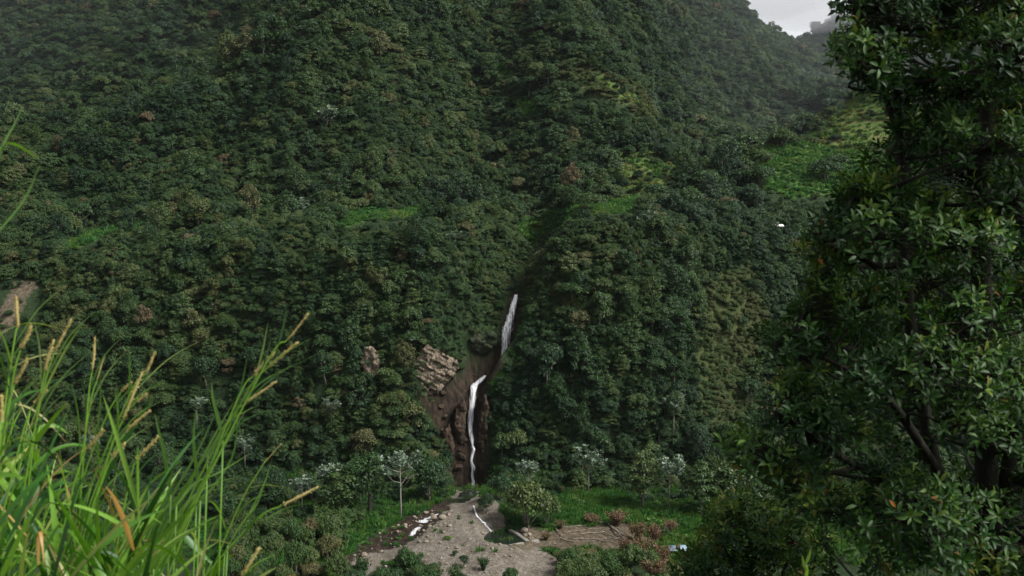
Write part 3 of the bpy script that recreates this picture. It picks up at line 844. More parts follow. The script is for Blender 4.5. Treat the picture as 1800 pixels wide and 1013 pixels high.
def build_undergrowth():
    x, y, z, size = scatter([(240, 335, 1.3, 1.0), (335, 560, 2.1, 1.4), (560, 900, 4.2, 2.2)])
    w = cover_at(x, y, z)
    rnd = RNG.random(len(x))
    ban = w['soil'] * 0.88 + w['gravel'] + w['meadow'] * np.where(y > 275, 0.86, 0.93) + w['field'] * 0.80 + w['slip'] * np.where(y < 262, 1.0, 0.25)
    keep = (rnd > ban) & ~((y < 262) & (z < 3) & (rnd < 0.35))
    keep &= ~((y < 292) & (y > 258) & (np.abs(x - np.interp(y, GD, GX)) < 2.4))
    # low scrub grows thickest on the dry patches
    x, y, z, size, scr = x[keep], y[keep], z[keep], size[keep], w['scrub'][keep]; fld = w['field'][keep]
    x2, y2, z2, s2 = scatter([(262, 330, 1.05, 0.8), (340, 520, 1.5, 1.0)])
    w2 = cover_at(x2, y2, z2); k2 = w2['scrub'] > 0.5
    x = np.concatenate([x, x2[k2]]); y = np.concatenate([y, y2[k2]]); z = np.concatenate([z, z2[k2]]); size = np.concatenate([size, s2[k2]]); scr = np.concatenate([scr, np.ones(k2.sum())]); fld = np.concatenate([fld, np.zeros(k2.sum())])
    kb = ~blocks_view(x, y, z, size, 0.7) | (scr > 0.5) | (fld > 0.5) | ((y > 275) & (RNG.random(len(x)) < 0.12))
    x, y, z, size, scr = x[kb], y[kb], z[kb], size[kb], scr[kb]
    # ferns and climbers holding on to the steepest banks
    x3, y3, z3, s3 = scatter([(258, 322, 0.72, 0.75)])
    st = np.hypot(height(x3 + 0.6, y3) - z3, height(x3, y3 + 0.6) - z3) / 0.6
    w3 = cover_at(x3, y3, z3)
    p3 = project(x3, y3, z3)[0]
    k3 = (st > 1.5) & (RNG.random(len(x3)) > w3['soil'] * 0.93 + w3['gravel'] + w3['slip']) & (p3 > 560) & (p3 < 1010) & ~blocks_view(x3, y3, z3, s3, 0.3) & (np.abs(x3 - np.interp(y3, GD, GX)) > 2.2)
    x = np.concatenate([x, x3[k3]]); y = np.concatenate([y, y3[k3]]); z = np.concatenate([z, z3[k3]]); size = np.concatenate([size, s3[k3]]); scr = np.concatenate([scr, np.zeros(k3.sum())])
    n = len(x)
    R = size * np.exp(RNG.normal(size=n) * 0.3)
    tint = np.clip(0.30 + 0.5 * fbm(x / 9, y / 9, 91, 3) + RNG.normal(size=n) * 0.15, 0, 0.85)
    tint = np.where(scr > .5, np.clip(0.64 + 0.3 * fbm(x / 6, y / 6, 92, 3) + RNG.normal(size=n) * 0.08, 0.35, 0.8), tint)
    rot = np.stack([RNG.normal(size=n) * 0.15, RNG.normal(size=n) * 0.15, RNG.random(n) * 6.283], 1)
    idx = np.where(RNG.random(n) < 0.6, 0, 1)
    points_nodes('undergrowth copies', [SRC[8], SRC[6]], np.stack([x, y, z - 0.25 * R], 1), rot, np.stack([R, R, R], 1), tint, idx, 'leafy undergrowth between the forest trees', 'undergrowth')


build_undergrowth()


def build_meadow_grass():
    g = Geo(); rng = np.random.default_rng(5)
    n = 46
    th = rng.random(n) * 6.283; lean = rng.random(n) * 0.8
    d = unit(np.stack([np.cos(th) * lean, np.sin(th) * lean, np.ones(n)], 1))
    base = np.stack([rng.normal(size=n) * 0.28, rng.normal(size=n) * 0.28, np.zeros(n)], 1)
    leaf_cards(g, base, rng.normal(size=(n, 3)) * np.array([1, 1, 0.3]), 0.5 + 0.6 * rng.random(n), 0.11, rng, dirs=d)
    tuft = g.mesh('grass tuft', M_MEADOW)
    g = Geo()
    for i in range(7):
        clump(g, (rng.normal() * .4, rng.normal() * .4, 0.3), 0.35, 26, rng, 0.32, 0.2, 0.6)
    herb = g.mesh('broad leaved herb', M_MEADOW)
    t1 = bpy.data.objects.new('grass_tuft', tuft); t2 = bpy.data.objects.new('herb_tuft', herb)
    x, y, z, size = scatter([(195, 335, 0.68, 0.9), (335, 440, 1.05, 1.1), (440, 560, 1.8, 1.6)])
    w = cover_at(x, y, z)
    gz = np.clip((y - 262) / 30, 0, 1)
    keep = (w['meadow'] > 0.5) | ((w['field'] > 0.5) & (RNG.random(len(x)) < 0.5)) | ((y < 262) & (y > 200) & (z < 3) & (w['gravel'] < .5) & (w['soil'] < .5) & (w['slip'] < .5) & (RNG.random(len(x)) < 0.6))
    keep |= (w['gravel'] > .5) & (RNG.random(len(x)) < 0.012) & (y < 225)
    keep |= (w['soil'] > .5) & (RNG.random(len(x)) < 0.05) & (y < 262)
    x, y, z, size, fld = x[keep], y[keep], z[keep], size[keep], w['field'][keep]
    n = len(x)
    tint = np.clip(0.30 + 0.55 * fbm(x / 5, y / 5, 95, 3) + RNG.normal(size=n) * 0.15 + 0.30 * fld, 0, 1)
    R = size * np.exp(RNG.normal(size=n) * 0.3)
    idx = np.where(RNG.random(n) < np.where(y < 262, 0.85, 0.5), 0, 1)
    rot = np.stack([np.zeros(n), np.zeros(n), RNG.random(n) * 6.283], 1)
    points_nodes('meadow copies', [t1, t2], np.stack([x, y, z - 0.03], 1), rot, np.stack([R, R, R], 1), tint, idx, 'bright green grass and herbs of the clearings', 'grass')


build_meadow_grass()


# ------------------------------------------------------------------ silver leaved trees, each where the photo shows it
def build_silver_trees():
    spots = [  # crown centre in the photo, crown width in photo pixels, what singles it out
        (704, 808, 84, 'wide silver leaved tree with a pale straight trunk beside the lower waterfall'),
        (575, 822, 58, 'silver leaved tree with twin pale trunks above the stony track'),
        (530, 848, 44, 'small silver leaved tree behind the lowest seeding grass stalks'),
        (1035, 796, 56, 'silver leaved tree with a tall leaning pale trunk above the green clearing'),
        (928, 815, 50, 'low silver leaved tree beside the brown gully of the lower waterfall'),
        (1178, 818, 58, 'silver leaved tree with a bare pale trunk at the clearing edge under the dry scrub'),
        (1185, 702, 46, 'silver leaved tree just below the dry scrub patch'),
        (1110, 588, 28, 'small silver leaved tree halfway between upper waterfall and dry scrub'),
        (1102, 531, 26, 'smallest silver leaved tree high on the slope beside the upper waterfall'),
        (800, 411, 30, 'silver leaved tree on the knoll above the upper waterfall'),
        (646, 293, 34, 'solitary bright silver tree on the mountain above the bench meadow'),
        (574, 198, 50, 'wide silver tree highest on the mountain slope'),
        (1140, 380, 48, 'grey silver tree at the edge of the bench beyond the waterfall'),
        (430, 775, 40, 'silver leaved tree behind the bright green grass blades'),
        (345, 707, 34, 'silver leaved tree among dark trees behind the grass seed heads'),
        (582, 706, 36, 'silver leaved tree under the narrow brown rock face'),
        (160, 770, 40, 'silver leaved tree behind the thickest foreground grass'),
        (525, 358, 44, 'pale silver tree near the bluff top at the meadow end'),
        (232, 470, 30, 'silver leaved tree below the sloping clearing'),
        (1340, 872, 46, 'silver leaved tree half hidden behind the glossy shrub'),
    ]
    for i, (px, py, wd, lab) in enumerate(spots):
        g = ground_at(px, py + wd * 1.2 if py > 420 else py + wd * 0.9)
        high = py < 620
        g = ground_at(px, py + wd * 0.55 if high else min(py + wd * 1.35, 905))
        dep = g[1]
        R = wd * 0.5 / F * dep
        S = R
        if high:
            zc = P(px, py, dep)[2]; z0 = g[2] - 1.0 * S
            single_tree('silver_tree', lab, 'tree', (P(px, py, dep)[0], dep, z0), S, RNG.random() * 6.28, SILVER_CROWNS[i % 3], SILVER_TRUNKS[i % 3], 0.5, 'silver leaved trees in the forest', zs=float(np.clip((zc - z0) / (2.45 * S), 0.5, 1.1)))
            continue
        zc = P(px, py, dep - 1.5)[2]
        z0 = zc - 2.45 * S
        single_tree('silver_tree', lab, 'tree', (P(px, py, dep - 1.5)[0], dep - 1.5, min(z0, g[2] + 1.5)), S, RNG.random() * 6.28, SILVER_CROWNS[i % 3], SILVER_TRUNKS[i % 3], 0.5, 'silver leaved trees in the forest', zs=max(0.8, min(1.6, (zc - min(z0, g[2] + 1.5)) / (2.45 * S))))


build_silver_trees()


# ------------------------------------------------------------------ notable trees and the shrubs of the valley floor
def standing(px, base_py, width_px, height_px, style, tint, lab, name='shrub', cat='shrub', group=None, dark=True):
    g = ground_at(px, base_py)
    dep = g[1]
    R = width_px * 0.5 / F * dep; H = height_px / F * dep
    if style in (0, 3, 4, 6, 8) and name != 'shrub':
        cm, tm = CROWNS[style], TRUNKS[style]; nat = {'broad': 1.95, 'tall': 2.75, 'tiered': 2.35, 'loose': 2.1, 'bush': 1.15}[STYLES[style]]
        nr = {'broad': 1.0, 'tall': 0.85, 'tiered': 1.05, 'loose': 1.0, 'bush': 0.95}[STYLES[style]]
    else:
        cm, tm = BUSHES[style], BUSHSTEMS[style]; nat = (1.15, 1.15, 1.25, 2.1)[style]; nr = 1.0
    S = R / nr
    single_tree(name, lab, cat, (g[0], g[1], g[2] - 0.15), S, RNG.random() * 6.28, cm, tm, tint, group, zs=H / (nat * S))


def build_shrubs():
    T = standing
    T(930, 932, 88, 92, 8, 0.66, 'big round dark olive tree beside the dark pool', 'round_tree', 'tree')
    T(962, 925, 50, 60, 8, 0.60, 'smaller olive tree leaning against the big round one by the pool', 'round_tree', 'tree')
    T(962, 690, 60, 80, 0, 0.10, 'bright fresh green tree on the slope beside the upper waterfall', 'green_tree', 'tree')
    T(1130, 894, 70, 110, 4, 0.62, 'olive tree with bare pale trunk at the clearing edge', 'clearing_tree', 'tree')
    T(1232, 905, 80, 100, 4, 0.45, 'dark spreading tree at the far end of the green clearing', 'clearing_tree', 'tree')
    T(1290, 905, 90, 90, 0, 0.55, 'brownish green tree behind the glossy shrub', 'clearing_tree', 'tree')
    T(650, 900, 90, 110, 6, 0.30, 'dark green tree at the bluff foot above the grass strip', 'bluff_foot_tree', 'tree')
    T(756, 880, 60, 78, 8, 0.22, 'fresh green tree leaning over the brown scar of the lower waterfall', 'bluff_foot_tree', 'tree')
    T(600, 905, 70, 90, 3, 0.50, 'tall mid green tree at the bluff foot next to the twin trunked silver tree', 'bluff_foot_tree', 'tree')
    T(908, 800, 46, 46, 8, 0.62, 'olive tree on the edge of the waterfall gully', 'gully_tree', 'tree')
    T(880, 880, 44, 50, 8, 0.15, 'dark bluish bush tree at the lower waterfall foot', 'gully_tree', 'tree')
    T(855, 905, 26, 40, 8, 0.15, 'narrow green bush on the stream bank under the lower waterfall', 'stream_bush', 'bush')
    T(1166, 948, 22, 26, 0, 0.05, 'small dark round bush on the grass near the blue roof')
    for (px, py) in ((1052, 252), ):
        pass
    # spur with the terraced field: dark bushes along its edge
    for (px, py, w, h, s, ti) in ((1420, 228, 44, 30, 8, .40), (1390, 236, 46, 32, 8, .50), (1375, 262, 48, 34, 8, .55), (1350, 250, 36, 28, 8, .35), (1340, 258, 40, 28, 8, .45), (1474, 194, 22, 16, 8, .3), (1310, 290, 60, 50, 0, .35), (1285, 310, 70, 56, 0, .45), (1255, 320, 60, 46, 8, .5), (1335, 330, 60, 40, 8, .3), (1240, 352, 60, 50, 0, .4), (1450, 320, 60, 40, 8, .25), (1470, 300, 44, 30, 8, .35), (1150, 366, 46, 40, 0, .25), (1035, 372, 50, 34, 8, .5), (1210, 372, 56, 44, 8, .4), (1265, 370, 50, 46, 4, .35)):
        T(px, py, w, h, s, ti, 'dark bush growing along the edge of the terraced spur', 'spur_bush', 'bush', 'bushes along the terraced spur')
    # reddish dry shrubs round the fallen timber
    k = 0
    for (px, py, w, h) in ((1120, 950, 46, 40), (1150, 958, 44, 46), (1085, 925, 50, 34), (1040, 922, 44, 24), (1130, 990, 60, 58), (1165, 1000, 44, 52), (1100, 975, 40, 36), (1150, 1030, 60, 60), (1178, 938, 40, 30), (985, 930, 30, 20), (960, 950, 26, 18)):
        T(px, py, w, h, 2, 0.88 + 0.1 * RNG.random(), 'reddish dry wispy shrub around the fallen timber', 'dry_shrub', 'shrub', 'reddish dry shrubs around the timber') if False else standing(px, py, w, h, 2, 0.86 + 0.13 * RNG.random(), 'reddish dry wispy shrub around the fallen timber', 'shrub', 'shrub', 'reddish dry shrubs around the timber')
    # green and grey green shrubs along the near edge of the stony floor
    rng = np.random.default_rng(12)
    for (x0, x1, y0, y1, n, w0, w1, ti, lab) in (
            (590, 775, 1012, 1062, 40, 22, 46, 0.14, 'fresh green shrub at the near edge of the stony ground under the falls'),
            (800, 900, 1030, 1065, 18, 22, 40, 0.2, 'green shrub on the near gravel below the pool'),
            (985, 1110, 1000, 1060, 28, 26, 50, 0.50, 'grey green shrub in front of the fallen timber'),
            (960, 1060, 975, 995, 8, 20, 34, 0.58, 'low grey green shrub along the timber edge'),
            (400, 600, 930, 1050, 70, 26, 50, 0.46, 'dull olive shrub on the slope between the grass and the stony track'),
            (1100, 1220, 1015, 1065, 12, 30, 50, 0.5, 'shrub in front of the blue roof'),
            (560, 640, 905, 935, 10, 20, 36, 0.40, 'shrub along the upper edge of the grass strip')):
        for i in range(n):
            px, py = x0 + (x1 - x0) * rng.random(), y0 + (y1 - y0) * rng.random()
            if 690 < px < 760 and py < 1000: continue
            w = w0 + (w1 - w0) * rng.random()
            standing(px, py, w, w * (0.85 + 0.6 * rng.random()), int(rng.choice([0, 1, 3, 2], p=[.2, .15, .3, .35])), float(np.clip(ti + rng.normal() * 0.14, 0, 1)), lab, 'shrub', 'shrub', lab + 's')
    for (px, py, w, h) in ((815, 998, 20, 22), (850, 1004, 30, 30), (800, 978, 13, 10)):
        standing(px, py, w, h, int(rng.choice([0, 2])), 0.12, 'small green weed growing alone on the gravel fan', 'weed', 'weed', 'green weeds on the gravel fan')


build_shrubs()


# ------------------------------------------------------------------ water
def loft_water(name, rows, mat, label, cat, cols=11, thick=0.35, bulge=0.45, seed=0, rough=0.25):
    """rows: (row, left, right, distance) in the photo; a closed sheet of falling water"""
    rows = np.array(rows, float)
    t = np.linspace(0, 1, len(rows)); tt = np.linspace(0, 1, len(rows) * 6)
    R = np.stack([np.interp(tt, t, rows[:, k]) for k in range(4)], 1)
    n = len(R); fr, bk = [], []
    for i, (py, l, r, D) in enumerate(R):
        w = (r - l) * D / F
        for j in range(cols):
            s = j / (cols - 1)
            jit = rough * w * 0.25 * float(vnoise(np.array([i * 0.45 + seed]), np.array([3.3 if s < .5 else 8.7]), 7)[0])
            px = l + (r - l) * s + jit * F / D * (abs(s - 0.5) * 2)
            arc = bulge * (1 - (2 * s - 1) ** 2)
            ns = 0.5 * float(vnoise(np.array([s * w * 2.2 + seed]), np.array([i * 0.22]), 9)[0])
            p = P(px, py, D - arc - ns * 0.5)
            fr.append(p); bk.append(P(px, py, D + thick))
    v = np.array(fr + bk); m = n * cols; q = []
    for i in range(n - 1):
        for j in range(cols - 1):
            a = i * cols + j
            q.append((a, a + 1, a + cols + 1, a + cols)); q.append((m + a, m + a + cols, m + a + cols + 1, m + a + 1))
        a = i * cols; b = a + cols - 1
        q.append((a, a + cols, m + a + cols, m + a)); q.append((b, m + b, m + b + cols, b + cols))
    for j in range(cols - 1):
        q.append((j, m + j, m + j + 1, j + 1)); a = (n - 1) * cols + j
        q.append((a, a + 1, m + a + 1, m + a))
    c = v.mean(0)
    sj = np.abs(np.tile(np.linspace(-1, 1, cols), n)) ** 1.5; thin = np.concatenate([sj, sj])
    return tag(link(name, new_mesh(name, v - c, np.array(q)[:, ::-1], mat, True, {'thin': ('FLOAT', thin)}), None, c), label, cat)


def water_material(name, gap, white=0.5, edge=0.55):
    """foaming water in strands: bright where thick, clear where it thins out over the rock"""
    m, nt, out = material(name)
    tc = N(nt, 'ShaderNodeTexCoord'); mp = N(nt, 'ShaderNodeMapping'); mp.inputs['Scale'].default_value = (2.6, 1.2, 0.16)
    nt.links.new(tc.outputs['Object'], mp.inputs[0])
    n1 = N(nt, 'ShaderNodeTexNoise', ins={'Scale': 1.0, 'Detail': 7.0, 'Roughness': 0.7, 'Distortion': 0.5}); nt.links.new(mp.outputs[0], n1.inputs[0])
    ed = N(nt, 'ShaderNodeAttribute', attribute_name='thin')
    c = ramp(nt, n1.outputs['Fac'], [(gap - 0.10, (0.22, 0.22, 0.23)), (gap + 0.02, (white * .75, white * .75, white * .77)), (gap + 0.14, (white, white, white * 1.02))]).outputs[0]
    p = N(nt, 'ShaderNodeBsdfPrincipled', ins={'Roughness': 0.5, 'Specular IOR Level': 0.3}); nt.links.new(c, p.inputs['Base Color'])
    bp = N(nt, 'ShaderNodeBump', ins={'Strength': 0.6, 'Distance': 0.3}); nt.links.new(n1.outputs['Fac'], bp.inputs['Height']); nt.links.new(bp.outputs[0], p.inputs['Normal'])
    a = maths(nt, 'SUBTRACT', n1.outputs['Fac'], maths(nt, 'MULTIPLY', ed.outputs['Fac'], edge))
    al = ramp(nt, a, [(gap - 0.30, (0, 0, 0)), (gap - 0.04, (1, 1, 1))]).outputs[0]
    nt.links.new(al, p.inputs['Alpha'])
    nt.links.new(p.outputs[0], out.inputs[0])
    return m


M_FALL = water_material('falling water', 0.49, 0.86, 0.44); M_FOAM = water_material('white water', 0.45, 0.70, 0.36)


def still_water():
    m, nt, out = material('dark pool water')
    tc = N(nt, 'ShaderNodeTexCoord'); n1 = N(nt, 'ShaderNodeTexNoise', ins={'Scale': 1.5, 'Detail': 3.0}); nt.links.new(tc.outputs['Object'], n1.inputs[0])
    p = N(nt, 'ShaderNodeBsdfPrincipled', ins={'Base Color': (0.010, 0.016, 0.010, 1), 'Roughness': 0.12, 'Specular IOR Level': 0.5})
    bp = N(nt, 'ShaderNodeBump', ins={'Strength': 0.15, 'Distance': 0.1}); nt.links.new(n1.outputs['Fac'], bp.inputs['Height']); nt.links.new(bp.outputs[0], p.inputs['Normal'])
    nt.links.new(p.outputs[0], out.inputs[0])
    return m


def stream(name, pts, widths, mat, label, lift=0.12, cat='stream', kind='structure', cols=5):
    """a ribbon of running water lying on the land; pts: photo points"""
    g = np.array([ground_at(*p) for p in pts])
    t = np.linspace(0, 1, len(g)); tt = np.linspace(0, 1, len(g) * 5)
    c = np.stack([np.interp(tt, t, g[:, k]) for k in range(2)], 1); w = np.interp(tt, t, widths)
    w = w * (1 + 0.5 * vnoise(tt * 23, tt * 0 + 2, 3))
    d = np.gradient(c, axis=0); d /= np.linalg.norm(d, axis=1, keepdims=True); s = np.stack([-d[:, 1], d[:, 0]], 1)
    v = []
    for i in range(len(c)):
        for j in range(cols):
            q = c[i] + s[i] * w[i] * (j / (cols - 1) - 0.5)
            v.append((q[0], q[1], 0))
    v = np.array(v); v[:, 2] = height(v[:, 0], v[:, 1]) + lift + 0.12 * vnoise(v[:, 0] * 2, v[:, 1] * 2, 8)
    n = len(c); bot = v.copy(); bot[:, 2] -= 0.6
    a = (np.arange(n - 1)[:, None] * cols + np.arange(cols - 1)[None, :]).ravel()
    q = [np.stack([a, a + 1, a + cols + 1, a + cols], 1)[:, ::-1]]
    sj = np.abs(np.tile(np.linspace(-1, 1, cols), n)) ** 2; thin = np.concatenate([sj, sj])
    me = new_mesh(name, np.concatenate([v, bot]), np.concatenate(q), mat, True, {'thin': ('FLOAT', thin)})
    return tag(link(name, me), label, None, None, kind)


def build_water():
    up = [(518, 904, 912, 290.0), (523, 901, 912, 289.6), (545, 893, 908, 288.2), (567, 886, 904, 286.6), (578, 880, 902, 285.6), (599, 879, 899, 284.2), (615, 880.5, 893, 283), (632, 879, 886, 281.9), (638, 878, 881, 281.4)]
    lo = [(660, 850, 856, 279.0), (669, 838, 850, 276.6), (677, 826.5, 841, 274.4), (686, 826, 838, 272.4), (710, 824, 836, 271.2), (725, 823, 833, 270.4), (743, 821, 832, 269.6), (758, 823, 831, 268.8), (775, 826, 834, 268.0), (782, 829, 832.5, 267.6),
          (790, 829.5, 836, 267.2), (801, 827, 833, 266.8), (810, 825.5, 831, 266.4), (823, 828, 836, 265.9), (834, 826.5, 834, 265.4), (847, 829, 835.5, 264.9), (857, 825, 836, 264.3), (861, 820, 838, 263.6)]
    sh = lambda rows, d: [(a, b, c, e - d) for a, b, c, e in rows]
    loft_water('waterfall', sh(up, 0.9), M_FALL, 'upper waterfall, a white veil widening down the dark gully', 'waterfall', 13, seed=1)
    loft_water('waterfall', sh(lo, 0.9), M_FOAM, 'lower waterfall, a narrow crooked white thread down the brown scar', 'waterfall', 9, bulge=0.3, seed=5)
    stream('stream', [(826, 862), (818, 876), (800, 884)], [3, 5, 4], M_STILL, 'shallow dark water spreading below the lower waterfall', 0.05)
    stream('stream', [(832, 890), (838, 908), (850, 920), (860, 932), (868, 938)], [.3, .5, .8, .6, 1.3], M_FOAM, 'white water running into the dark pool')
    stream('stream', [(770, 905), (752, 914), (742, 921)], [1.0, 2.6, 3.0], M_FOAM, 'white cascade between pale boulders beside the gravel fan')
    stream('stream', [(738, 928), (730, 934), (722, 944)], [1.4, 1.8, .8], M_FOAM, 'lowest small white cascade beside the gravel fan')
    q = POOL; r = np.linspace(0, 2 * math.pi, 40, endpoint=False)
    rad = 1 + 0.25 * vnoise(np.cos(r) * 1.5 + 9, np.sin(r) * 1.5, 4)
    v = np.stack([q[0] + 4.6 * rad * np.cos(r), q[1] + 7.2 * rad * np.sin(r), np.full(40, q[2] - 0.25)], 1)
    v = np.concatenate([v, v - np.array([0, 0, 1.5])])
    me = bpy.data.meshes.new('pool'); me.from_pydata([tuple(a) for a in v], [], [tuple(range(40))] + [(i, i + 40, (i + 1) % 40 + 40, (i + 1) % 40) for i in range(40)]); me.materials.append(M_STILL)
    tag(link('pool', me), 'dark still pool below the gravel fan', None, None, 'structure')


M_STILL = still_water()
build_water()


# ------------------------------------------------------------------ bare rock
def rock_face(name, outline, D, depth, mat, label, tilt=0.0, jut=2.2, cell=(1.5, 0.75), ang=35, amp=0.7, seed=0, top_jut=0.0, res=1.6):
    """a bulging block of jointed rock set into the bluff; outline in photo pixels at distance D"""
    o = np.array(outline, float); x0, y0 = o.min(0) - 2; x1, y1 = o.max(0) + 2
    xs = np.arange(x0, x1, res); ys = np.arange(y0, y1, res)
    X, Y = np.meshgrid(xs, ys)
    X = X + (RNG.random(X.shape) - 0.5) * res * 0.4; Y = Y + (RNG.random(Y.shape) - 0.5) * res * 0.4
    wob = 2.5 * fbm(X / 9, Y / 9, 50 + seed, 2)
    ins = in_poly(X + wob, Y + wob, outline)
    # distance to the outline (rough), in pixels
    edge = np.full(X.shape, 1e9)
    for a in range(len(o)):
        p, q = o[a], o[(a + 1) % len(o)]; d = q - p
        t = np.clip(((X - p[0]) * d[0] + (Y - p[1]) * d[1]) / max(d @ d, 1e-6), 0, 1)
        edge = np.minimum(edge, np.hypot(X - p[0] - t * d[0], Y - p[1] - t * d[1]))
    e = np.clip(edge / (0.2 * min(x1 - x0, y1 - y0)), 0, 1) ** 0.5
    s = D / F
    ca, sa = math.cos(math.radians(ang)), math.sin(math.radians(ang))
    U = (X * ca + Y * sa) * s / cell[0]; V = (-X * sa + Y * ca) * s / cell[1]
    V = V + 0.35 * np.floor(U); blk = _hash(np.floor(U + 0.3 * vnoise(X / 5, Y / 5, seed)), np.floor(V + 0.3 * vnoise(X / 5 + 30, Y / 5, seed)), 60 + seed)
    relief = jut * e + amp * (blk - 0.5) + 0.8 * fbm(X / 22, Y / 22, 70 + seed, 4) + top_jut * (1 - (Y - y0) / (y1 - y0))
    Dm = D - relief - tilt * (Y - (y0 + y1) / 2) * s
    idx = -np.ones(X.shape, int); idx[ins] = np.arange(ins.sum()); m = int(ins.sum())
    d3 = np.stack([(X - CX) / F, np.zeros_like(X), np.zeros_like(X)], -1) + UP * ((CY - Y) / F)[..., None] + FWD
    pts = CAM + d3 * (Dm / d3[..., 1])[..., None]; back = CAM + d3 * ((D + depth) / d3[..., 1])[..., None]
    v = np.concatenate([pts[ins], back[ins]]); q = []
    cnt = {}
    for i in range(X.shape[0] - 1):
        for j in range(X.shape[1] - 1):
            a = (idx[i, j], idx[i, j + 1], idx[i + 1, j + 1], idx[i + 1, j])
            if min(a) < 0: continue
            q.append(a[::-1]); q.append(tuple(k + m for k in a))
            for k in range(4):
                ed = (a[k], a[(k + 1) % 4]); cnt[ed] = 1
    for (a, b) in cnt:
        if (b, a) not in cnt: q.append((a, b, b + m, a + m))
    c = v.mean(0)
    return tag(link(name, new_mesh(name, v - c, np.array(q), mat, False), None, c), label, 'rock')


def boulder_mesh(seed, mat):
    rng = np.random.default_rng(seed)
    import bmesh
    bm = bmesh.new(); bmesh.ops.create_icosphere(bm, subdivisions=3, radius=1.0)
    cuts = unit(rng.normal(size=(9, 3))); lim = 0.62 + 0.3 * rng.random(9)
    for v in bm.verts:
        p = np.array(v.co)
        for c, l in zip(cuts, lim):
            d = p @ c
            if d > l: p = p - c * (d - l) * 0.92
        p = p * (1 + 0.10 * float(fbm(np.array([p[0] * 2 + seed]), np.array([p[1] * 2 + p[2] * 1.7]), seed, 3)[0]))
        v.co = p
    me = bpy.data.meshes.new('boulder'); bm.to_mesh(me); bm.free(); me.materials.append(mat)
    return me


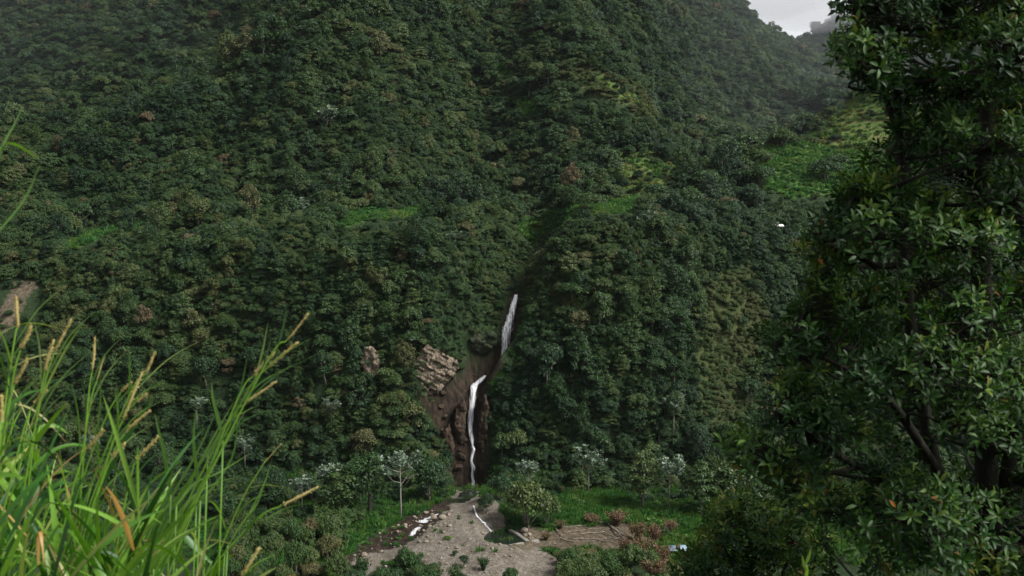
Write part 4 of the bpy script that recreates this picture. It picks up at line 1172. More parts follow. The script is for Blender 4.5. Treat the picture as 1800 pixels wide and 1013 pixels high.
def build_rocks():
    D = lambda x, y: ground_at(x, y, 255)[1]
    rock_face('rock_outcrop', [(733, 630), (740, 612), (752, 604), (768, 614), (788, 624), (804, 632), (809, 646), (803, 658), (790, 672), (771, 692), (752, 698), (738, 690), (726, 672), (724, 648)], D(765, 655) - 1.3, 6, M_TANROCK,
              'tan jointed rock face overhanging the brown gully beside the lower waterfall', jut=1.0, ang=32, amp=0.7, cell=(1.7, 0.55), seed=1)
    rock_face('rock_outcrop', [(640, 612), (652, 606), (664, 618), (670, 640), (664, 662), (670, 684), (656, 680), (642, 662), (634, 640)], D(652, 645) - 1.0, 4, M_TANROCK,
              'narrow brown rock face among trees away from the waterfalls', jut=0.7, ang=70, amp=0.5, seed=2)
    rock_face('rock_outcrop', [(816, 606), (828, 592), (846, 584), (866, 580), (876, 590), (872, 606), (860, 622), (838, 628), (818, 630), (808, 624)], D(845, 606) - 0.4, 7, M_MOSSROCK,
              'mossy overhanging rock beside the upper waterfall above a dark hollow', jut=0.9, ang=20, amp=1.2, cell=(2.4, 1.1), seed=3, top_jut=1.8)
    # plants rooted in the cracks round the rock faces
    rng = np.random.default_rng(17)
    for ring, lab in (([(730, 622), (740, 608), (752, 602), (764, 610), (778, 618), (792, 626), (806, 634), (724, 650), (726, 672), (734, 688), (748, 698), (762, 700), (745, 640), (775, 640), (756, 676)], 'leafy shrub rooted on the edge of the wide tan rock face'),
                      ([(640, 610), (652, 604), (664, 614), (671, 636), (634, 630), (640, 664), (652, 684), (668, 686), (654, 640)], 'leafy shrub rooted on the narrow brown rock face'),
                      ([(820, 596), (834, 586), (850, 580), (866, 576), (876, 586), (818, 618), (842, 596), (856, 600)], 'fern like shrub growing on the mossy overhang')):
        for (px, py) in ring:
            for q in range(2):
                x_, y_ = px + rng.normal() * 4, py + rng.normal() * 4
                g = ground_at(x_, y_, 250); s = rng.uniform(0.55, 1.15) if q == 0 else rng.uniform(0.35, 0.7)
                o = P(x_, y_, g[1] - 2.9)
                t, c = single_tree('hanging_shrub', lab, 'shrub', (o[0], o[1], o[2] - 0.6 * s), s, rng.random() * 6.28, BUSHES[int(rng.integers(0, 3))], BUSHSTEMS[0], float(np.clip(rng.normal(0.3, 0.15), 0, 0.7)), lab + 's')
                t.rotation_euler[0] = 0.5
    # brown rock ribs of the scar on both banks of the lower waterfall
    for i, (ol, lab) in enumerate((
            ([(846, 700), (854, 690), (862, 720), (858, 760), (862, 800), (858, 850), (846, 866), (840, 850), (842, 800), (840, 760)], 'dark brown rock rib between the lower waterfall and the dark bush'),
            ([(800, 720), (816, 700), (822, 720), (818, 760), (820, 800), (818, 850), (806, 866), (800, 830), (806, 790), (798, 750)], 'brown rock rib beside the lower waterfall under the tan rock'),
            ([(776, 760), (790, 742), (800, 780), (800, 830), (798, 868), (788, 860), (786, 810)], 'reddish brown rock rib at the outer edge of the scar'))):
        cx, cy = np.mean(np.array(ol), 0)
        rock_face('rock_rib', ol, D(cx, cy) + 0.2, 3, M_DARKROCK, lab, jut=0.7, ang=80, amp=0.7, seed=10 + i)
    meshes = [boulder_mesh(400 + i, M_BOULDER) for i in range(5)]
    big = [(762, 912, 13, 'large pale boulder beside the upper white cascade'), (778, 913, 17, 'largest pale boulder at the edge of the gravel fan'), (748, 903, 9, 'boulder above the white cascade'), (735, 903, 8, 'lone boulder on the grass edge above the cascade'),
           (712, 925, 9, 'boulder on the stony track'), (640, 978, 13, 'pale boulder on the near end of the stony track'), (858, 890, 11, 'pale boulder on the earth mound'), (850, 886, 7, 'small boulder on top of the earth mound'),
           (922, 936, 15, 'pale rock behind the concrete weir wall'), (930, 942, 10, 'smaller rock on the end of the concrete weir wall'), (1152, 965, 13, 'pale boulder among the reddish dry shrubs'), (700, 925, 7, 'flat boulder beside the stony track')]
    for i, (px, py, w, lab) in enumerate(big):
        g = ground_at(px, py); s = w * 0.5 / F * g[1]
        o = link('boulder', meshes[i % 5], None, (g[0], g[1], g[2] + 0.25 * s)); o.scale = (s, s, s * 0.8); o.rotation_euler = (0.2, 0.1, i * 1.3)
        tag(o, lab, 'boulder', 'boulders of the stony valley floor')
    dark = [boulder_mesh(420 + i, M_DARKROCK) for i in range(4)]
    rng = np.random.default_rng(9)
    scar = [(745, 700), (790, 680), (820, 690), (822, 760), (800, 862), (786, 830), (770, 760)]
    k = 0
    while k < 26:
        px, py = rng.uniform(738, 866), rng.uniform(645, 872)
        if not (in_poly(np.array([px]), np.array([py]), scar)[0] or (842 < px < 864 and 690 < py < 860) or (800 < px < 862 and 640 < py < 672)): continue
        g = ground_at(px, py); s = 0.4 + 0.9 * rng.random() ** 1.6; k += 1
        o = link('ledge_rock', dark[k % 4], None, (g[0], g[1] + 0.25 * s, g[2])); o.scale = (s * 1.25, s, s * 0.7); o.rotation_euler = (0.4 * rng.normal(), 0.3 * rng.normal(), rng.random() * 6)
        tag(o, 'dark wet rock jutting from the brown scar beside the lower waterfall', 'rock', 'dark rocks of the waterfall scar')
    rng = np.random.default_rng(3)
    for (x0, x1, y0, y1, n, lab) in ((722, 800, 898, 946, 48, 'small stone in the cascade bed beside the gravel fan'), (600, 720, 925, 985, 26, 'small stone scattered along the stony track'),
                                     (842, 892, 885, 932, 12, 'small stone on the earth mound'), (640, 990, 935, 1012, 110, 'small stone lying on the gravel fan'), (900, 950, 930, 962, 10, 'small stone around the concrete weir wall')):
        for i in range(n):
            px, py = x0 + (x1 - x0) * rng.random(), y0 + (y1 - y0) * rng.random()
            g = ground_at(px, py)
            w = cover_at(g[:1], g[1:2], g[2:])
            if w['meadow'][0] > .5 and rng.random() < .8: continue
            s = (0.12 + 0.34 * rng.random() ** 2.6) * (1.25 if 'cascade' in lab else 1)
            o = link('stone', meshes[i % 5], None, (g[0], g[1], g[2] + 0.2 * s)); o.scale = (s * 1.2, s, s * 0.75); o.rotation_euler = (0.3 * rng.normal(), 0.3 * rng.normal(), rng.random() * 6)
            tag(o, lab, 'stone', lab + 's')


build_rocks()


# ------------------------------------------------------------------ fallen timber, weir, huts
def build_timber():
    def log(a, b, r, lab, lift=0.0):
        A, B = ground_at(*a), ground_at(*b)
        A[2] += r * 0.8 + lift; B[2] += r * 0.8 + lift
        c = (A + B) / 2; n = 7; t = np.linspace(0, 1, n)[:, None]
        rng = np.random.default_rng(int(a[0] * 7 + a[1]))
        pts = A + (B - A) * t - c; pts[1:-1] += rng.normal(size=(n - 2, 3)) * r * 0.55
        g = Geo(); tube(g, pts, r * np.linspace(1.1, 0.8, n) * (1 + 0.12 * rng.normal(size=n)), 8)
        tag(link('log', g.mesh('log', M_LOG, True), None, c), lab, 'log', 'fallen timber on the valley floor')
    L = [((985, 929), (1066, 921), .17, 'long pale log along the far edge of the fallen timber'), ((1040, 922), (1072, 921), .22, 'thick pale log at the far corner of the timber'),
         ((1066, 921), (1104, 956), .20, 'pale log slanting down the end of the timber'), ((1018, 940), (1062, 936), .17, 'pale straight beam in the middle of the timber'),
         ((1072, 925), (1098, 945), .14, 'thin log beside the slanting pale log'), ((975, 930), (988, 945), .14, 'short log at the near end by the pool'),
         ((1000, 948), (1060, 950), .13, 'grey log low in the timber tangle'), ((1060, 938), (1108, 957), .12, 'thin branch lying across the timber end'),
         ((1078, 950), (1110, 948), .12, 'short grey log behind the reddish shrubs'), ((1030, 930), (1075, 930), .12, 'grey log behind the straight beam'),
         ((990, 938), (1030, 934), .11, 'thin grey log near the long pale log'), ((1050, 953), (1095, 957), .11, 'lowest thin log in front of the timber'),
         ((1085, 930), (1118, 944), .10, 'thin branch sticking out past the slanting log'), ((985, 950), (1012, 955), .12, 'short log at the front of the timber')]
    for i, (a, b, r, lab) in enumerate(L): log(a, b, r * 0.85, lab, 0.12 * (i % 3))


def box(g, lo, hi):
    x0, y0, z0 = lo; x1, y1, z1 = hi
    v = [(x0, y0, z0), (x1, y0, z0), (x1, y1, z0), (x0, y1, z0), (x0, y0, z1), (x1, y0, z1), (x1, y1, z1), (x0, y1, z1)]
    g.add(v, [(3, 2, 1, 0), (4, 5, 6, 7), (0, 1, 5, 4), (1, 2, 6, 5), (2, 3, 7, 6), (3, 0, 4, 7)])


def build_weir():
    g = Geo()
    line = [ground_at(*p) for p in ((896, 936), (912, 946), (928, 951), (946, 954))]
    c = line[1].copy(); zt = float(np.mean([p[2] for p in line])) + 0.45

    def wall(A, B, w=0.35, top=zt):
        d = (B - A)[:2]; L = np.hypot(*d); d = d / L; n = np.array([-d[1], d[0]]) * w
        v = []
        for z in (min(A[2], B[2]) - 0.8, top):
            for q in (A[:2] - n, B[:2] - n, B[:2] + n, A[:2] + n): v.append((q[0] - c[0], q[1] - c[1], z - c[2]))
        g.add(v, [(3, 2, 1, 0), (4, 5, 6, 7), (0, 1, 5, 4), (1, 2, 6, 5), (2, 3, 7, 6), (3, 0, 4, 7)])
    wall(line[0], line[1], .4, zt + .12); wall(line[1], line[2], .42, zt + .06); wall(line[2], line[3], .38, zt)
    A, B = ground_at(887, 957), ground_at(920, 957); wall(A, B, .3, min(A[2], B[2]) + 0.4)
    o = link('weir_wall', g.mesh('weir wall', M_CONCRETE), None, c)
    b = o.modifiers.new('worn edges', 'BEVEL'); b.width = 0.06; b.segments = 2
    tag(o, 'low pale concrete weir wall bent round the dark pool', 'weir')


def hut(px, py, D, w, d, h, label, wall_m, roof_m, turn=0.1, pitch=0.35, windows=2):
    """small house: walls, roof, door and windows"""
    p = P(px, py, D); z = p[2]
    t = thing('hut', label, 'hut', (p[0], p[1], z)); t.rotation_euler = (0, 0, turn)
    g = Geo(); rise = d * 0.5 * pitch
    v = [(-w / 2, -d / 2, -2.5), (w / 2, -d / 2, -2.5), (w / 2, d / 2, -2.5), (-w / 2, d / 2, -2.5), (-w / 2, -d / 2, h), (w / 2, -d / 2, h), (w / 2, d / 2, h), (-w / 2, d / 2, h), (-w / 2, 0, h + rise), (w / 2, 0, h + rise)]
    g.add(v, [(0, 1, 5, 4), (2, 3, 7, 6), (1, 2, 6, 5), (3, 0, 4, 7)], [(5, 6, 9), (7, 4, 8)])
    link('wall', g.mesh('hut wall', wall_m), t)
    g = Geo(); ov = 0.45; th = 0.08
    for s in (-1, 1):
        e = (d / 2 + ov); ze = h + rise - e * pitch
        v = [(-w / 2 - ov, 0, h + rise + .03), (w / 2 + ov, 0, h + rise + .03), (w / 2 + ov, s * e, ze + .03), (-w / 2 - ov, s * e, ze + .03)]
        v = v + [(a, b, c + th) for a, b, c in v]
        f = [(0, 1, 2, 3), (7, 6, 5, 4), (0, 4, 5, 1), (1, 5, 6, 2), (2, 6, 7, 3), (3, 7, 4, 0)]
        g.add(v, f if s > 0 else [k[::-1] for k in f])
    link('roof', g.mesh('hut roof', roof_m), t)
    g = Geo(); box(g, (-0.45, -0.05, 0.0), (0.45, 0.05, 2.0)); link('door', g.mesh('hut door', M_DARKWOOD), t, (-w * 0.05, -d / 2 - 0.02, 0))
    for i in range(windows):
        g = Geo(); box(g, (-0.45, -0.05, -0.45), (0.45, 0.05, 0.45))
        link('window', g.mesh('hut window', M_DARKWOOD), t, ((-0.33 if i == 0 else 0.3) * w, -d / 2 - 0.02, h * 0.58))


def build_huts():
    hut(880, 381, 334, 3.2, 3.0, 1.9, 'tiny pale roofed hut above the gully of the upper waterfall', M_WHITEWALL, M_TINROOF, 0.5)
    hut(1050, 364, 337, 2.8, 2.6, 1.5, 'tiny hut with a dull roof on the bench above the silver trees', M_WHITEWALL, M_TINROOF, -0.3)
    hut(1365, 402, 312, 2.6, 2.0, 0.8, 'white walled hut on the bench below the terraced spur', M_TINROOF, M_WHITEWALL, 0.05)
    g = ground_at(1192, 972)
    hut(1190, 972, g[1], 2.6, 2.4, 1.0, 'low shed with a blue grey roof beside the green clearing', M_DARKWOOD, M_BLUEROOF, 0.1, 0.3)


build_timber(); build_weir(); build_huts()


# ------------------------------------------------------------------ tall grass close by
M_GRASS = foliage('tall grass blades', [(0.0, (0.022, 0.085, 0.014)), (0.18, (0.045, 0.145, 0.016)), (0.42, (0.110, 0.245, 0.020)), (0.65, (0.155, 0.300, 0.035)), (0.82, (0.250, 0.330, 0.085)), (0.92, (0.330, 0.300, 0.130)), (1.0, (0.380, 0.190, 0.050))], rough=0.42, spec=0.4, trans=0.4, vary=0.3, tinted=False)
M_SEED = foliage('seed heads', [(0.0, (0.29, 0.215, 0.07)), (0.5, (0.43, 0.35, 0.13)), (1.0, (0.54, 0.48, 0.24))], rough=0.7, spec=0.2, trans=0.25, vary=0.4, tinted=False)


def spline(pts, n):
    pts = np.asarray(pts, float)
    if len(pts) == 2: pts = np.stack([pts[0], pts.mean(0), pts[1]])
    ext = np.concatenate([[2 * pts[0] - pts[1]], pts, [2 * pts[-1] - pts[-2]]])
    out = []
    k = len(pts) - 1
    for u in np.linspace(0, k, n):
        i = min(int(u), k - 1); t = u - i
        a, b, c, d = ext[i], ext[i + 1], ext[i + 2], ext[i + 3]
        out.append(0.5 * (2 * b + (c - a) * t + (2 * a - 5 * b + 4 * c - d) * t * t + (3 * b - a - 3 * c + d) * t ** 3))
    return np.array(out)


def blade(geo, pts, width, var=0.4, side=None, n=14, fold=0.25, blunt=False, twist=0.0):
    """a long folded leaf along pts"""
    c = spline(pts, n); tan = unit(np.gradient(c, axis=0))
    s0 = np.array([0.75, -0.55, 0.25]) if side is None else np.asarray(side, float)
    s = unit(s0 - (tan @ s0)[:, None] * tan)
    up = np.cross(s, tan)
    t = np.linspace(0, 1, n)
    if twist:
        a = (twist * t)[:, None]; s, up = s * np.cos(a) + up * np.sin(a), up * np.cos(a) - s * np.sin(a)
    w = width * np.minimum(1, 0.45 + 2.2 * t) * np.clip(1 - t ** 2.6, 0.02, 1)
    w = w[:, None] * 0.5
    v = np.stack([c - s * w + up * w * fold, c, c + s * w + up * w * fold], 1).reshape(-1, 3)
    i = np.arange(n - 1)[:, None] * 3
    q = np.concatenate([i + np.array([[0, 1, 4, 3]]), i + np.array([[1, 2, 5, 4]])])
    va = np.repeat(np.clip(var + np.where(t > 0.93, 0.25, 0), 0, 1), 3)
    geo.add(v, q, None, va)


def arch(root, az, el, length, droop, n=5):
    d = np.array([math.cos(el) * math.cos(az), math.cos(el) * math.sin(az), math.sin(el)])
    t = np.linspace(0, 1, n)[:, None]
    return root + d * length * t + np.array([0, 0, -1]) * droop * length * t ** 2


def ground_root(p, dx=-0.2):
    x, y = p[0] + dx, p[1]
    return np.array([x, y, float(height(np.array([x]), np.array([y]))[0]) - 0.03])


def build_tall_grass():
    rng = np.random.default_rng(21)
    g = Geo()
    env_x = [-260, 0, 60, 110, 160, 205, 250, 300, 350, 400, 440, 470]
    env_y = [470, 590, 660, 730, 780, 760, 820, 860, 900, 950, 990, 1020]
    k = 0
    while k < 84:
        low = k >= 40
        px = rng.uniform(-230, 330 if low else 425); D = rng.uniform(4.9, 8.2)
        top = np.interp(px, env_x, env_y) + abs(rng.normal()) * 100 + (175 if low else 55)
        T = P(px, top, D); root = ground_root(T, -0.30 - 0.25 * rng.random())
        if T[2] < root[2] + 0.4: continue
        k += 1
        lean = T - root
        cul = spline([root, root + lean * 0.5 + np.array([-0.05, 0, 0.1]), T], 8)
        tube(g, cul, np.linspace(0.008, 0.003, 8), 5, var=0.3 + 0.4 * rng.random())
        nl = rng.integers(6, 10)
        for j in range(nl):
            t = 0.35 + 0.65 * (j + rng.random()) / nl
            p = root + lean * t
            az = rng.normal() * 0.8 + (0 if rng.random() < 0.66 else math.pi)
            el = rng.uniform(0.75, 1.42); L = rng.uniform(0.45, 0.95); dr = rng.uniform(0.03, 0.45) if rng.random() < 0.75 else rng.uniform(0.5, 0.95)
            var = float(np.clip(rng.normal(0.36, 0.27), 0.02, 0.82))
            if px > 250: dr, L = min(dr, 0.3), min(L, 0.62)
            if rng.random() < 0.15: var = rng.uniform(0.84, 1.0)
            blade(g, arch(p, az, el, L, dr), rng.uniform(0.023, 0.050) * (0.55 if var > 0.83 else 1.0), var, side=(rng.normal() * .7 + .5, -0.6, rng.normal() * 0.4), twist=rng.normal() * 0.9)
    # leaves one can pick out in the photo: photo points at distance D
    H = [(6.0, .034, .45, [(352, 880), (347, 830), (341, 770), (347, 707)]), (6.0, .030, .45, [(392, 770), (384, 735), (375, 700), (372, 672)]), (6.1, .032, .42, [(300, 870), (290, 800), (280, 760), (272, 727)]),
         (5.9, .05, .5, [(310, 890), (345, 850), (385, 832), (442, 796)]), (5.8, .05, .55, [(270, 1000), (320, 900), (360, 860), (413, 838)]), (5.6, .020, .86, [(318, 945), (335, 935), (350, 965), (360, 1030)]),
          (6.2, .018, .6, [(345, 890), (370, 882), (388, 905), (402, 950)]), (6.3, .018, .8, [(440, 858), (462, 853), (485, 855), (512, 859)]),
         (6.0, .026, .99, [(215, 1020), (198, 900), (180, 858), (164, 822)]), (5.7, .036, .18, [(252, 960), (240, 900), (216, 840), (174, 795)]), (4.6, .030, .45, [(-20, 300), (5, 258), (30, 256), (72, 282)]),
         (4.6, .040, .4, [(-30, 440), (15, 390), (48, 345), (72, 284)]), (4.6, .034, .45, [(-15, 330), (8, 255), (25, 222), (42, 184)]), (5.6, .022, .82, [(-20, 600), (30, 573), (65, 569), (112, 579)]),
         (6.0, .04, .4, [(250, 1000), (300, 900), (350, 820), (405, 740)]), (6.0, .04, .5, [(255, 1010), (310, 900), (365, 790), (412, 705)]), (6.05, .036, .36, [(240, 1010), (300, 880), (345, 800), (378, 730)]),
         (6.0, .036, .55, [(265, 1010), (330, 900), (392, 790), (432, 722)]), (6.1, .03, .4, [(280, 1000), (350, 890), (410, 800), (418, 690)]), (6.0, .034, .5, [(365, 800), (400, 745), (430, 725), (456, 712)]),
         (6.0, .030, .4, [(235, 1010), (270, 930), (300, 850), (305, 760)]), (5.9, .032, .45, [(310, 1000), (330, 920), (360, 870), (405, 855)]), (6.3, .022, .5, [(395, 970), (430, 915), (455, 880), (480, 800)]), (6.3, .02, .45, [(400, 960), (440, 900), (465, 850), (474, 820)]),
         (6.0, .022, .9, [(350, 950), (375, 950), (400, 955), (424, 962)])]
    for D, w, var, px in H:
        pts = [P(a, b, D + 0.12 * i) for i, (a, b) in enumerate(px)]
        blade(g, pts, w, var, n=18)
        if px[0][1] > 600 and var < .8: tube(g, [ground_root(pts[0], -0.1), pts[0]], [0.007, 0.005], 5, var=0.4)
    for i in range(3):
        tube(g, [ground_root(P(-25 + 8 * i, 420, 4.6), -0.1), P(-25 + 8 * i, 420 - 60 * i, 4.6)], [0.008, 0.005], 5, var=0.4)
    tag(link('grass', g.mesh('tall grass', M_GRASS)), 'dense bright green tall grass on the bank in front', None, None, 'stuff')

    S = [  # head tip, head base, stem point, distance, head width, label
        ((28, 521), (32, 577), (16, 660), 5.6, 1.1, 'grass stalk with an upright orange seed head at the picture edge above the tan landslip'),
        ((126, 562), (96, 618), (60, 760), 5.8, 1.0, 'grass stalk with a yellow seed head and a fine awn reaching above it'),
        ((55, 573), (36, 614), (10, 740), 5.5, 1.3, 'broad leafy grass stalk tipped with a rusty seed head'),
        ((49, 631), (25, 676), (5, 790), 5.4, 0.9, 'short grass stalk with a pale seed head low at the picture edge'),
        ((94, 600), (79, 652), (56, 800), 5.9, 1.2, 'grass stalk with a thick golden seed head below the arching awn'),
        ((167, 593), (162, 652), (150, 760), 6.2, 0.9, 'straight grass stalk with a slim upright seed head standing free'),
        ((184, 624), (170, 670), (148, 770), 6.3, 0.5, 'thin brown grass stalk beside the slim upright seed head'),
        ((272, 620), (256, 657), (205, 745), 6.0, 0.9, 'grass stalk with a loose brown seed head high over the dark slope'),
        ((250, 655), (216, 738), (176, 850), 5.9, 1.1, 'grass stalk with a very long brown seed head'),
        ((258, 692), (238, 707), (190, 800), 6.0, 0.9, 'grass stalk with a short green tinged seed head'),
        ((263, 722), (221, 758), (175, 860), 5.9, 1.0, 'grass stalk with an ochre seed head slanting towards the waterfalls'),
        ((181, 756), (151, 791), (118, 900), 5.7, 1.1, 'grass stalk with a dull yellow seed head deep in the clump'),
        ((277, 769), (237, 811), (205, 960), 6.0, 1.1, 'lone grass stalk with a plump ochre seed head in the gap of the clump'),
        ((219, 780), (196, 804), (150, 930), 5.8, 1.0, 'grass stalk with a yellow green seed head hidden among blades'),
        ((542, 551), (505, 598), (440, 690), 6.0, 0.8, 'tallest leaning grass stalk with a thin broken seed head'),
        ((483, 619), (446, 660), (396, 752), 6.0, 1.2, 'leaning grass stalk with a plump golden seed head'),
        ((523, 602), (470, 648), (405, 745), 6.05, 1.1, 'leaning grass stalk with a long yellow seed head below the tallest stalk'),
        ((486, 670), (433, 707), (370, 800), 6.0, 0.9, 'leaning grass stalk with a curved orange seed head'),
        ((559, 856), (497, 888), (410, 955), 6.2, 1.2, 'outermost grass stalk with a thick straw coloured seed head over the olive shrubs'),
        ((456, 963), (424, 1013), (400, 1060), 5.8, 1.3, 'lowest grass stalk with a fat green yellow seed head'),
        ((81, 686), (60, 711), (30, 800), 5.6, 0.9, 'grass stalk with a small orange seed head among pale blades'),
        ((3, 695), (2, 745), (-4, 830), 5.2, 1.1, 'grass stalk with a dark orange seed head cut by the picture edge'),
        ((231, 672), (213, 689), (160, 800), 6.1, 0.8, 'grass stalk with a tiny tawny seed head'),
        ((494, 780), (463, 816), (400, 935), 6.4, 0.35, 'wiry grass stalk with one thin awn in front of the pale silver trees'),
    ]
    for tip, hb, st, D, hw, lab in S:
        A, B, C = P(*tip, D), P(*hb, D), P(*st, D - 0.05)
        d = unit(unit(C - B) + np.array([0, 0, -0.35]))
        gz = ground_root(C, 0.0)[2]
        root = C + d * max(0.4, (C[2] - gz) / max(-d[2], 0.3)); root[2] = gz
        t = thing('grass_stalk', lab, 'grass stalk', root, None)
        gg = Geo(); tube(gg, spline([root - root, (C - root), (B - root), (A - root) * 0.2 + (B - root) * 0.8], 16), np.linspace(0.0065, 0.0022, 16), 5, var=0.62)
        link('stem', gg.mesh('stem', M_GRASS, True), t)
        gg = Geo(); n = 12; c = spline([B - root, (A + B) / 2 - root + rng.normal(size=3) * 0.002, A - root], n)
        tt = np.linspace(0, 1, n); r = 0.0072 * hw * np.clip(np.sin(np.pi * (0.10 + 0.82 * tt)) ** 0.6, 0.15, 1) * (1 + 0.05 * rng.normal(size=n))
        tube(gg, c, r, 7, var=0.35 + 0.3 * rng.random())
        m = int(260 * min(1, hw)); ti = rng.random(m); cen = np.stack([np.interp(ti, tt, c[:, k]) for k in range(3)], 1)
        ax = unit(A - B); d = unit(rng.normal(size=(m, 3)) * 0.5 + ax * 1.3)
        leaf_cards(gg, cen + (d - (d @ ax)[:, None] * ax) * 0.004 * hw, rng.normal(size=(m, 3)), 0.012 * hw * (0.6 + 0.8 * rng.random(m)), 0.004, rng, dirs=d)
        link('seed_head', gg.mesh('seed head', M_SEED), t)
        ax = unit(B - C)
        for j in range(2 if hw > 0.6 else 1):
            gg = Geo(); f = 0.15 + 0.4 * j + 0.2 * rng.random()
            p = C + (B - C) * f - root
            sd = 1 if rng.random() < 0.7 else -1
            dd = unit(ax + np.array([0.35 * sd, rng.normal() * 0.25, -0.05])); L = rng.uniform(0.28, 0.5)
            blade(gg, [p, p + dd * L * 0.5, p + dd * L + np.array([0.03 * sd, 0, -0.05])], 0.018, float(np.clip(rng.normal(.45, .15), .1, .8)))
            link('blade', gg.mesh('blade', M_GRASS), t)


build_tall_grass()


# ------------------------------------------------------------------ the leafy tree close by and the shrub below it
M_GLOSSY = foliage('glossy leaves', [(0.0, (0.007, 0.028, 0.006)), (0.5, (0.019, 0.056, 0.009)), (0.80, (0.046, 0.096, 0.013)), (0.95, (0.115, 0.150, 0.020)), (0.985, (0.12, 0.11, 0.02)), (0.99, (0.22, 0.085, 0.02)), (1.0, (0.24, 0.09, 0.02))], rough=0.5, spec=0.25, trans=0.28, vary=0.4, tinted=False)


def whorls(geo, twigs, centres, dirs, L, W, rng, nl=(7, 11), tint=None):
    """rosettes of pointed leaves at twig ends"""
    C, Nn, Dd, V, LL = [], [], [], [], []
    for i in range(len(centres)):
        a = unit(dirs[i]); k = rng.integers(*nl)
        ref = np.array([1.0, 0, 0]) if abs(a[0]) < 0.8 else np.array([0, 1.0, 0])
        e1 = unit(np.cross(a, ref)); e2 = np.cross(a, e1)
        ph = np.arange(k) * 2.39996 + rng.random() * 6; el = np.linspace(0.05, 0.95, k) + rng.normal(size=k) * 0.15
        d = (np.cos(ph) * np.cos(el))[:, None] * e1 + (np.sin(ph) * np.cos(el))[:, None] * e2 + np.sin(el)[:, None] * a
        off = (np.linspace(-0.05, 0.03, k))[:, None] * a
        C.append(centres[i] + off + d * 0.012); Dd.append(d)
        Nn.append(a[None, :] * 0.9 - d * 0.25 + rng.normal(size=(k, 3)) * 0.25)
        v0 = rng.random() * 0.55 if tint is None else tint[i]
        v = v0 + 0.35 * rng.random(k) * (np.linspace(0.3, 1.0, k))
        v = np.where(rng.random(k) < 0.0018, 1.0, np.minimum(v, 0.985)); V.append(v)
        LL.append(L * (0.7 + 0.5 * rng.random(k)))
    C = np.concatenate(C); D = unit(np.concatenate(Dd)); nr = unit(np.concatenate(Nn)); V = np.concatenate(V); LL = np.concatenate(LL)
    nr = unit(nr - (nr * D).sum(1, keepdims=True) * D); s = np.cross(nr, D)
    Wd = (LL * W)[:, None] * 0.5; l = LL[:, None]
    # six-point leaf: base, two widest pairs, drooping tip; folded on the midrib
    b = C; m1 = C + D * l * 0.42 + nr * l * 0.02; m2 = C + D * l * 0.75 - nr * l * 0.03; tp = C + D * l - nr * l * 0.14
    pts = np.stack([b, m1 - s * Wd + nr * Wd * .45, m1, m1 + s * Wd + nr * Wd * .45, m2 - s * Wd * .72 + nr * Wd * .25, m2, m2 + s * Wd * .72 + nr * Wd * .25, tp], 1).reshape(-1, 3)
    i = np.arange(len(C))[:, None] * 8
    q = np.concatenate([i + np.array([[1, 2, 5, 4]]), i + np.array([[2, 3, 6, 5]])])
    t = np.concatenate([i + np.array([[0, 2, 1]]), i + np.array([[0, 3, 2]]), i + np.array([[4, 5, 7]]), i + np.array([[5, 6, 7]])])
    geo.add(pts, q, t, np.repeat(V, 8))


